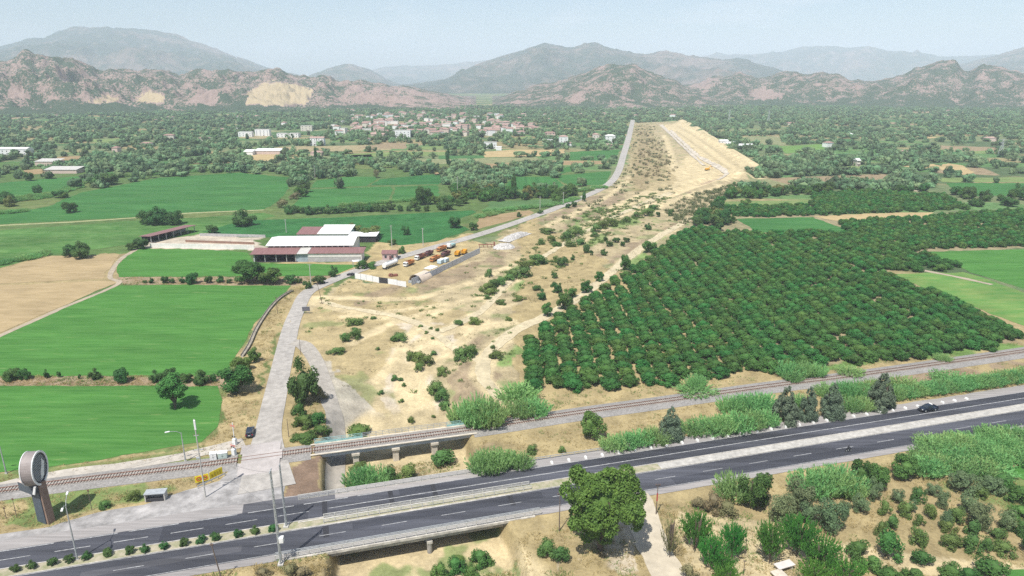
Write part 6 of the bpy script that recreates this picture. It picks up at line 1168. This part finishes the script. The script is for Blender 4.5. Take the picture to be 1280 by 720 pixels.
def heap(px_, py_, w, d, h, rz, label):
    x, y, g = at(px_, py_); n, m_ = 36, 24; u = np.linspace(-1, 1, n); v = np.linspace(-1, 1, m_); U, V_ = np.meshgrid(u, v, indexing='ij'); q = np.clip(1 - U ** 2 - V_ ** 2, 0, 1); Z = h * q ** .6 * (.55 + .9 * fbm(U * 4 + x, V_ * 4, 4)) + (fbm(U * 14, V_ * 14, 2) - .5) * 1.3 * (q > .05) - .1
    o = link('rubble_heap', npmesh('rubble_heap', np.stack([U * w, V_ * d, Z], -1).reshape(-1, 3), gridfaces(n, m_)[:, ::-1], mat('white rubble', (0.48, 0.46, 0.43), rough=.95, var=.25, scale=1.4)), None, (x, y, g), rz); tag(o, label, 'rubble heap')
heap(644, 296, 13, 3.6, 1.8, ang((625, 303), (662, 289)), 'long white rubble heap beyond the truck yard'); heap(630, 310, 6, 4, 2.4, .3, 'short white rubble heap nearest the rust red conveyor')
def conveyor():
    a, b = PG(598, 309.5), PG(618, 309); x, y, g = a; rz = math.atan2(b[1] - a[1], b[0] - a[0]); L = math.hypot(b[0] - a[0], b[1] - a[1]); root = empty('conveyor_frame', a, rz, 'rust red steel conveyor frame lying at the far fence end', 'conveyor'); MB().box((L / 2, 0, 1.6), (L, 1.0, .3)).build('belt', RUSTB, root); MB().box((L, 0, 1.4), (.7, 1.6, 2.8)).build('end_frame', RUSTB, root)
    for k in range(4): MB().box((L * (k + .3) / 4, 0, .7), (.2, 1.0, 1.5)).build('leg', RUSTB, root)
conveyor()
def scrap(px_, py_, label, m, s):
    x, y, g = at(px_, py_); r = random.Random(px_); root = empty('scrap_pile', (x, y, g), 0, label, 'scrap pile')
    for k in range(6): MB().box((r.uniform(-s, s), r.uniform(-s, s) * .5, .35 + .2 * r.random()), (r.uniform(.8, 2.2), r.uniform(.4, 1.2), r.uniform(.5, 1.1)), r.uniform(0, 3)).build('piece', m, root)
scrap(490, 345, 'low dark scrap pile just inside the white fence', RUSTB, 2.2); scrap(518, 353, 'grey scrap pile at the fence corner', GREY_P, 2.4); scrap(440, 344, 'dark scrap pile at the yard entrance', DARKM, 1.6); scrap(535, 347, 'dark scrap beside the half-round shed', MAROON, 2.0)
# bottom right yard slab
def slab_table():
    x, y, g = at(976, 716); root = empty('concrete_table', (x, y, g), R(20), 'pale concrete slab on supports at the bottom of the sandy yard', 'slab'); MB().box((1.2, .6, 1.0), (3.6, 1.6, .18)).build('top', mat('whitish slab', (0.60, 0.56, 0.52), var=.06), root, bevel=.03); MB().box((-1.2, -.8, .75), (2.2, 2.0, .2)).build('lower_slab', CREAM, root, bevel=.03)
    for s in (-1, 1): MB().box((1.2 + s * 1.3, .6, .5), (.4, 1.2, .9)).build('support', CREAM, root)
slab_table()

# ------------------------------------------------------------------ barn and farm yard
WROOF = mat('white sheet roof', (0.70, 0.69, 0.65), rough=.5, var=.04, scale=.6, aniso=(2.5, .1, 1)); RROOF = mat('dark red sheet roof', (0.225, 0.12, 0.112), rough=.6, var=.10, scale=.8, aniso=(2.5, .2, 1)); GROOF = mat('grey sheet roof', (0.48, 0.46, 0.42), rough=.6, var=.08); WWALL = mat('white wall', (0.72, 0.69, 0.64), var=.06, scale=.6); GWALL = mat('grey block wall', (0.40, 0.39, 0.38), var=.10, scale=.9); SHADEI = mat('painted interior shade', (0.035, 0.03, 0.035), var=.1)  # last one: near-black colour that paints the shade inside the open sheds
def barn():
    a, b = P(318, 328), P(452, 327); L = math.hypot(b[0] - a[0], b[1] - a[1]); rz = math.atan2(b[1] - a[1], b[0] - a[0]); root = empty('barn', (a[0], a[1], 0), rz, 'big farm barn with a white upper roof and dark red lean-to roofs', 'barn'); s = L / 134.0
    def X(px_): return (px_ - 318) * s
    D = 7.5
    MB().box((X(345), D / 2, .15), (X(372) - X(318), D, .3)).build('floor_slab', SHADEI, root)  # floor coloured dark as the shade under the lean-to
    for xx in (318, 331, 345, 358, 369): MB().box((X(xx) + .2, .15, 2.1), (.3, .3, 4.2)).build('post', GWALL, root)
    MB().box((X(345), D - .3, 2.1), (X(372) - X(318), .3, 4.2)).build('back_wall', SHADEI, root); MB().box((X(318) - .1, D / 2, 2.1), (.3, D, 4.2)).build('end_wall', GWALL, root)
    MB().box((X(377.5), .4, 2.1), (X(385) - X(370), .3, 4.2)).build('door_wall', mat('blue grey door', (0.30, 0.36, 0.40), var=.1), root)
    MB().box((X(418.5), .2, 1.25), (X(452) - X(385), .3, 2.5)).build('lower_wall', GWALL, root); MB().box((X(418.5), .1, 3.35), (X(452) - X(385), .3, 1.7)).build('upper_wall', WWALL, root); MB().box((X(452), D / 2, 2.1), (.3, D, 4.2)).build('end_wall', WWALL, root)
    def roof(x0, x1, y0, z0, y1, z1, m, nm='roof'):
        q = MB(); q.add([(x0, y0, z0), (x1, y0, z0), (x1, y1, z1), (x0, y1, z1), (x0, y0, z0 + .16), (x1, y0, z0 + .16), (x1, y1, z1 + .16), (x0, y1, z1 + .16)], [(3, 2, 1, 0), (4, 5, 6, 7), (0, 1, 5, 4), (1, 2, 6, 5), (2, 3, 7, 6), (3, 0, 4, 7)]); return q.build(nm, m, root)
    roof(X(314), X(371.8), -.9, 4.1, D + .5, 5.3, RROOF); roof(X(372), X(385.3), -.7, 4.15, D + .5, 5.25, GROOF); roof(X(385.5), X(455), -.5, 4.25, D + .5, 5.3, RROOF)
    D2, D3 = D + .8, D + 21
    for yy in (D2, D3): MB().box((X(383), yy, 3.2), (X(437) - X(330), .3, 6.4)).build('hall_wall', WWALL, root)
    for xx in (331, 436): MB().box((X(xx), (D2 + D3) / 2, 3.2), (.3, D3 - D2, 6.4)).build('gable_wall', WWALL, root)
    for k in range(14): wn = MB().box((X(334 + 7.4 * k), D2 - .18, 5.7), (s * 5.4, .12, .8)).build('window', GLASS, root); MB().box((X(334 + 7.4 * k), D2 - .26, 5.26), (s * 6, .1, .1)).build('sill', WHITE_P, wn)
    ym = (D2 + D3) / 2; roof(X(327.5), X(439), D2 - 1.0, 6.35, ym, 8.2, WROOF); roof(X(327.5), X(439), D3 + 1.0, 6.35, ym + .02, 8.2, WROOF)
barn()
def simple_house(px0, px1, pyb, h, m, rm, label, name='shed', cat='shed', rtype='mono', dm=9.0, parts=True, group=None, rise=1.2, rz=None, win=0):
    a, b = P(px0, pyb), P(px1, pyb); L = math.hypot(b[0] - a[0], b[1] - a[1]); rz = math.atan2(b[1] - a[1], b[0] - a[0]) if rz is None else rz; root = empty(name, ((a[0] + b[0]) / 2, (a[1] + b[1]) / 2 + dm / 2, 0), rz, label, cat, group); e = .45
    MB().box((0, 0, h / 2), (L, dm, h)).build('wall', m, root); q = MB(); x, y = L / 2 + e, dm / 2 + e
    if rtype == 'mono': q.add([(-x, -y, h + .02), (x, -y, h + .02), (x, y, h + rise), (-x, y, h + rise), (-x, -y, h + .2), (x, -y, h + .2), (x, y, h + rise + .18), (-x, y, h + rise + .18)], [(3, 2, 1, 0), (4, 5, 6, 7), (0, 1, 5, 4), (1, 2, 6, 5), (2, 3, 7, 6), (3, 0, 4, 7)])
    elif rtype == 'gable': q.add([(-x, -y, h), (x, -y, h), (x, y, h), (-x, y, h), (-x, 0, h + rise), (x, 0, h + rise)], [(0, 1, 5, 4), (2, 3, 4, 5), (0, 4, 3), (1, 2, 5), (3, 2, 1, 0)])
    elif rtype == 'hip': k = min(x, y) * .8; q.add([(-x, -y, h), (x, -y, h), (x, y, h), (-x, y, h), (-max(.2, x - k), 0, h + rise), (max(.2, x - k), 0, h + rise)], [(0, 1, 5, 4), (2, 3, 4, 5), (0, 4, 3), (1, 2, 5), (3, 2, 1, 0)])
    else: q.box((0, 0, h + .15), (L + .3, dm + .3, .3))
    q.build('roof', rm, root)
    if win:
        nf = max(1, int(h / 3)); n = max(2, int(L / win))
        for f in range(nf):
            for k in range(n): MB().box((-L / 2 + L * (k + .5) / n, -dm / 2 - .04, 1.7 + f * 3.0), (1.1, .1, 1.3)).build('window', GLASS, root)
        MB().box((L * .1, -dm / 2 - .05, 1.05), (1.1, .1, 2.1)).build('door', MAROON, root)
    return root
simple_house(372, 398, 300.5, 3.4, WWALL, RROOF, 'red roofed farm building behind the white barn roof', rise=1.6, dm=12); simple_house(398, 436, 300.5, 3.6, WWALL, WROOF, 'white roofed farm building right behind the barn', dm=16, rise=1.8); simple_house(436, 470, 303, 3.4, SHADEI, WHITE_P, 'low open shed with a thin white roof right of the barn', dm=9, rise=.4); simple_house(478, 495, 325, 3.2, mat('pinkish wall', (0.50, 0.36, 0.33), var=.08), RROOF, 'small hut with a red roof beside the road behind the yard', 'hut', 'hut', 'gable', 6, rise=1.2, win=2.5)  # open shed is a solid block, its wall coloured as inner shade
def long_shed():
    a, b = P(190, 304), P(244, 290); L = math.hypot(b[0] - a[0], b[1] - a[1]); rz = math.atan2(b[1] - a[1], b[0] - a[0]); root = empty('cattle_shed', (a[0], a[1], 0), rz, 'long open cattle shed with a red roof at the left end of the farm', 'shed')
    MB().box((L / 2, 7, 1.7), (L, .3, 3.4)).build('back_wall', GWALL, root); MB().box((L * .3, 6, 1.6), (L * .6, 1.6, 3.2)).build('stall', SHADEI, root)  # block coloured dark to stand for shade in the shed opening
    for k in range(7): MB().box((L * k / 6, .3, 1.8), (.3, .3, 3.6)).build('post', GWALL, root)
    q = MB(); q.add([(-1, -.8, 3.9), (L + 1, -.8, 3.9), (L + 1, 8, 3.3), (-1, 8, 3.3), (-1, -.8, 4.05), (L + 1, -.8, 4.05), (L + 1, 8, 3.45), (-1, 8, 3.45)], [(3, 2, 1, 0), (4, 5, 6, 7), (0, 1, 5, 4), (1, 2, 6, 5), (2, 3, 7, 6), (3, 0, 4, 7)]); q.build('roof', RROOF, root)
long_shed()
for a, b, h, m, lab in (((188, 309.5), (318, 312), 2.4, WWALL, 'long pale wall of the cattle yard facing the green field'), ((250, 295), (332, 297), 1.6, GWALL, 'low wall at the back of the cattle yard'), ((232, 302.5), (318, 305.5), 1.2, mat('brown rail fence', (0.26, 0.16, 0.12), var=.1), 'low brown fence across the cattle yard')):
    p, q = P(*a), P(*b); L = math.hypot(q[0] - p[0], q[1] - p[1]); o = MB().box((L / 2, 0, h / 2), (L, .3, h)).build('yard_wall', m, None, p, math.atan2(q[1] - p[1], q[0] - p[0])); tag(o, lab, 'wall')
# ------------------------------------------------------------------ far village and scattered farms
CR1 = mat('cream house wall', (0.62, 0.56, 0.48), var=.06); CR2 = mat('pinkish house wall', (0.56, 0.44, 0.38), var=.08); TILE = mat('red tile roof', (0.30, 0.195, 0.165), rough=.85, var=.12, scale=.8); TILE2 = mat('faded tile roof', (0.38, 0.26, 0.22), rough=.85, var=.12, scale=.8)
big = [(494, 513, 172, 11, WHITE_P, GROOF, 'flat', 'wide white apartment block at the near edge of the village'), (298, 315, 171, 7, WHITE_P, WROOF, 'flat', 'white block house left of the village among trees'), (319, 337, 170, 10, WHITE_P, GROOF, 'flat', 'tall white block house left of the village'), (346, 373, 172, 6, WHITE_P, GROOF, 'flat', 'long low white building left of the village'), (388, 396, 182, 10, WHITE_P, TILE2, 'gable', 'white pointed house, left of the pair before the village'), (397, 405, 182, 10, WHITE_P, TILE2, 'gable', 'white pointed house, right of the pair before the village'), (376, 390, 164, 9, CR1, GROOF, 'flat', 'cream block with flat roof at the left end of the village'), (305, 316, 194, 4, WHITE_P, WROOF, 'mono', 'small white farm shed by the straw plot'), (318, 350, 193, 4, CR2, WROOF, 'mono', 'long farm shed with a pale roof by the straw plot'), (-10, 34, 194, 7, WHITE_P, WROOF, 'gable', 'large white hall at the left edge of the plain'), (44, 72, 207, 4, CR2, GROOF, 'mono', 'low farm shed with a pale roof at left'), (56, 96, 217, 3.5, CR2, GROOF, 'mono', 'low brown farm shed behind the left hedge'), (605, 621, 186, 8, WHITE_P, GROOF, 'flat', 'white farmhouse above the straw field'), (620, 627, 188, 4, WHITE_P, WROOF, 'flat', 'small white annexe beside the white farmhouse'), (699, 710, 178, 8, WHITE_P, TILE2, 'hip', 'white house with hip roof right of the village'), (757, 769, 179, 10, WHITE_P, WROOF, 'hip', 'white house near the far end of the long road'), (741, 749, 175, 8, CR1, TILE2, 'hip', 'cream house left of the white one near the long road end'), (660, 668, 179, 4, WHITE_P, WROOF, 'flat', 'low white shed right of the village'), (678, 695, 178, 3.5, WHITE_P, GROOF, 'flat', 'long low pale building right of the village'), (664, 676, 164, 6, CR2, TILE, 'hip', 'house with a red roof right of the village'), (681, 694, 171, 6, CR2, TILE, 'hip', 'pinkish house with a wide red roof right of the village'), (900, 910, 183, 7, WHITE_P, WROOF, 'gable', 'white shed, the taller one beside the far embankment'), (909, 921, 184, 4.5, WHITE_P, WROOF, 'mono', 'white lean-to beside the far embankment'), (918, 944, 185, 2.5, WHITE_P, WROOF, 'mono', 'long low white roof beside the far embankment'), (1060, 1067, 172, 5, WHITE_P, WROOF, 'hip', 'small white house far out on the right plain'), (1130, 1134, 196, 6, CR1, TILE2, 'hip', 'small cream house among trees on the right'), (1071, 1075, 208, 6, CR1, WROOF, 'gable', 'small pale farm hut at the right woods'), (618, 624, 147, 9, WHITE_P, WROOF, 'flat', 'white block on the low ridge end right of the village'), (140, 147, 190, 5, CR2, TILE, 'hip', 'small red roofed house on the left plain'), (388, 402, 195, 4, CR2, TILE2, 'hip', 'brownish farmhouse before the tree belt')]
for x0, x1, yb, h, m, rm, rt, lab in big: simple_house(x0, x1, yb, h, m, rm, lab, 'house', 'building', rt, 9 if x1 - x0 < 20 else 13, rise=1.8, win=5 if h > 5.5 else 0)
vp = [(405, 162), (420, 152), (440, 146), (500, 143), (560, 142), (610, 143), (640, 150), (670, 160), (660, 170), (600, 170), (540, 171), (470, 171), (430, 172)]; kinds_ = [(CR1, TILE, 'cream', 'red tiled'), (CR2, TILE2, 'pinkish', 'faded tiled'), (WHITE_P, TILE, 'white', 'red tiled'), (WWALL, GROOF, 'pale', 'grey flat'), (CR2, TILE, 'pinkish', 'red tiled')]
k = 0; placed = []
while k < 170:
    px_, py_ = random.uniform(400, 675), random.uniform(141, 173)
    if not inpoly(np.array([px_]), np.array([py_]), vp)[0]: continue
    x, y, _ = P(px_, py_)
    if any(math.hypot(x - a, (y - b)) < 12 for a, b in placed): continue
    placed.append((x, y)); m, rm, w1, w2 = kinds_[k % 5]; L = random.uniform(8, 14); d_ = depth(x, y); hw = L / 2 * FPX / d_; h = random.choice([3.2, 5.8, 6.4, 8.6])
    simple_house(px_ - hw, px_ + hw, py_, h, m, rm, f'{w1} house with a {w2} roof in the distant village below the hills', 'village_house', 'house', 'flat' if rm is GROOF else random.choice(['hip', 'gable']), random.uniform(8, 11), group=f'{w1} {w2} houses of the village', rise=random.uniform(1.6, 2.6), rz=random.uniform(-.5, .5), win=0); k += 1
fh = [(x, y) for x, y in zip(*cand(400, 900, 2200, .9))]; k = 0
for x, y in fh:
    if k >= 46: break
    if not free(np.array([x]), np.array([y]))[0]: continue
    px_, py_ = proj(x, y); 
    if not -20 < px_ < 1300: continue
    m, rm, w1, w2 = kinds_[k % 3]; hw = random.uniform(4, 8) * FPX / depth(x, y); simple_house(px_ - hw, px_ + hw, py_, random.uniform(3, 6), m, rm, f'lone {w1} farmhouse with a {w2} roof among trees of the far plain', 'farmhouse', 'house', 'hip', 9, group=f'lone {w1} farmhouses of the plain', rise=1.8, rz=random.uniform(-.5, .5)); k += 1
def pylon(px_, py_, h, label):
    x, y, g = at(px_, py_); root = empty('power_pylon', (x, y, g), .2, label, 'pylon'); b = MB()
    for s in (-1, 1):
        for q in (-1, 1): b.tube([(s * 2, q * 2, 0), (s * .5, q * .5, h)], .16, .1, 5)
    for k in range(7):
        z0, z1 = h * k / 7, h * (k + 1) / 7; w0, w1 = 2 - 1.5 * k / 7, 2 - 1.5 * (k + 1) / 7
        for s in (-1, 1): b.tube([(-w0, s * w0, z0), (w1, s * w1, z1)], .09, .09, 4); b.tube([(s * w0, -w0, z0), (s * w1, w1, z1)], .09, .09, 4)
    b.build('tower', STEEL, root)
    for z_ in (.8, .98): MB().box((0, 0, h * z_), (9, .3, .3)).build('crossarm', STEEL, root)
pylon(1250, 196, 20, 'grey lattice power pylon among the trees at right'); pylon(911, 153, 26, 'distant power pylon right of the embankment, left of two'); pylon(960, 154, 26, 'distant power pylon right of the embankment, right of two')
def excavator(px_, py_):
    x, y, g = at(px_, py_); root = empty('excavator', (x, y, g), .4, 'small excavator working beside the far canal bed', 'excavator'); MB().box((0, 0, 1.5), (3.6, 2.6, 1.6)).build('cab', YLW, root, bevel=.1); MB().tube([(1.2, 0, 2), (4, 0, 4.5), (6.2, 0, 1.2)], .35, .22, 7).build('arm', YLW, root)
    for s in (-1, 1): MB().box((0, s * 1.2, .45), (4.2, .7, .9)).build('track', RUBBER, root, bevel=.15)
excavator(884, 213)
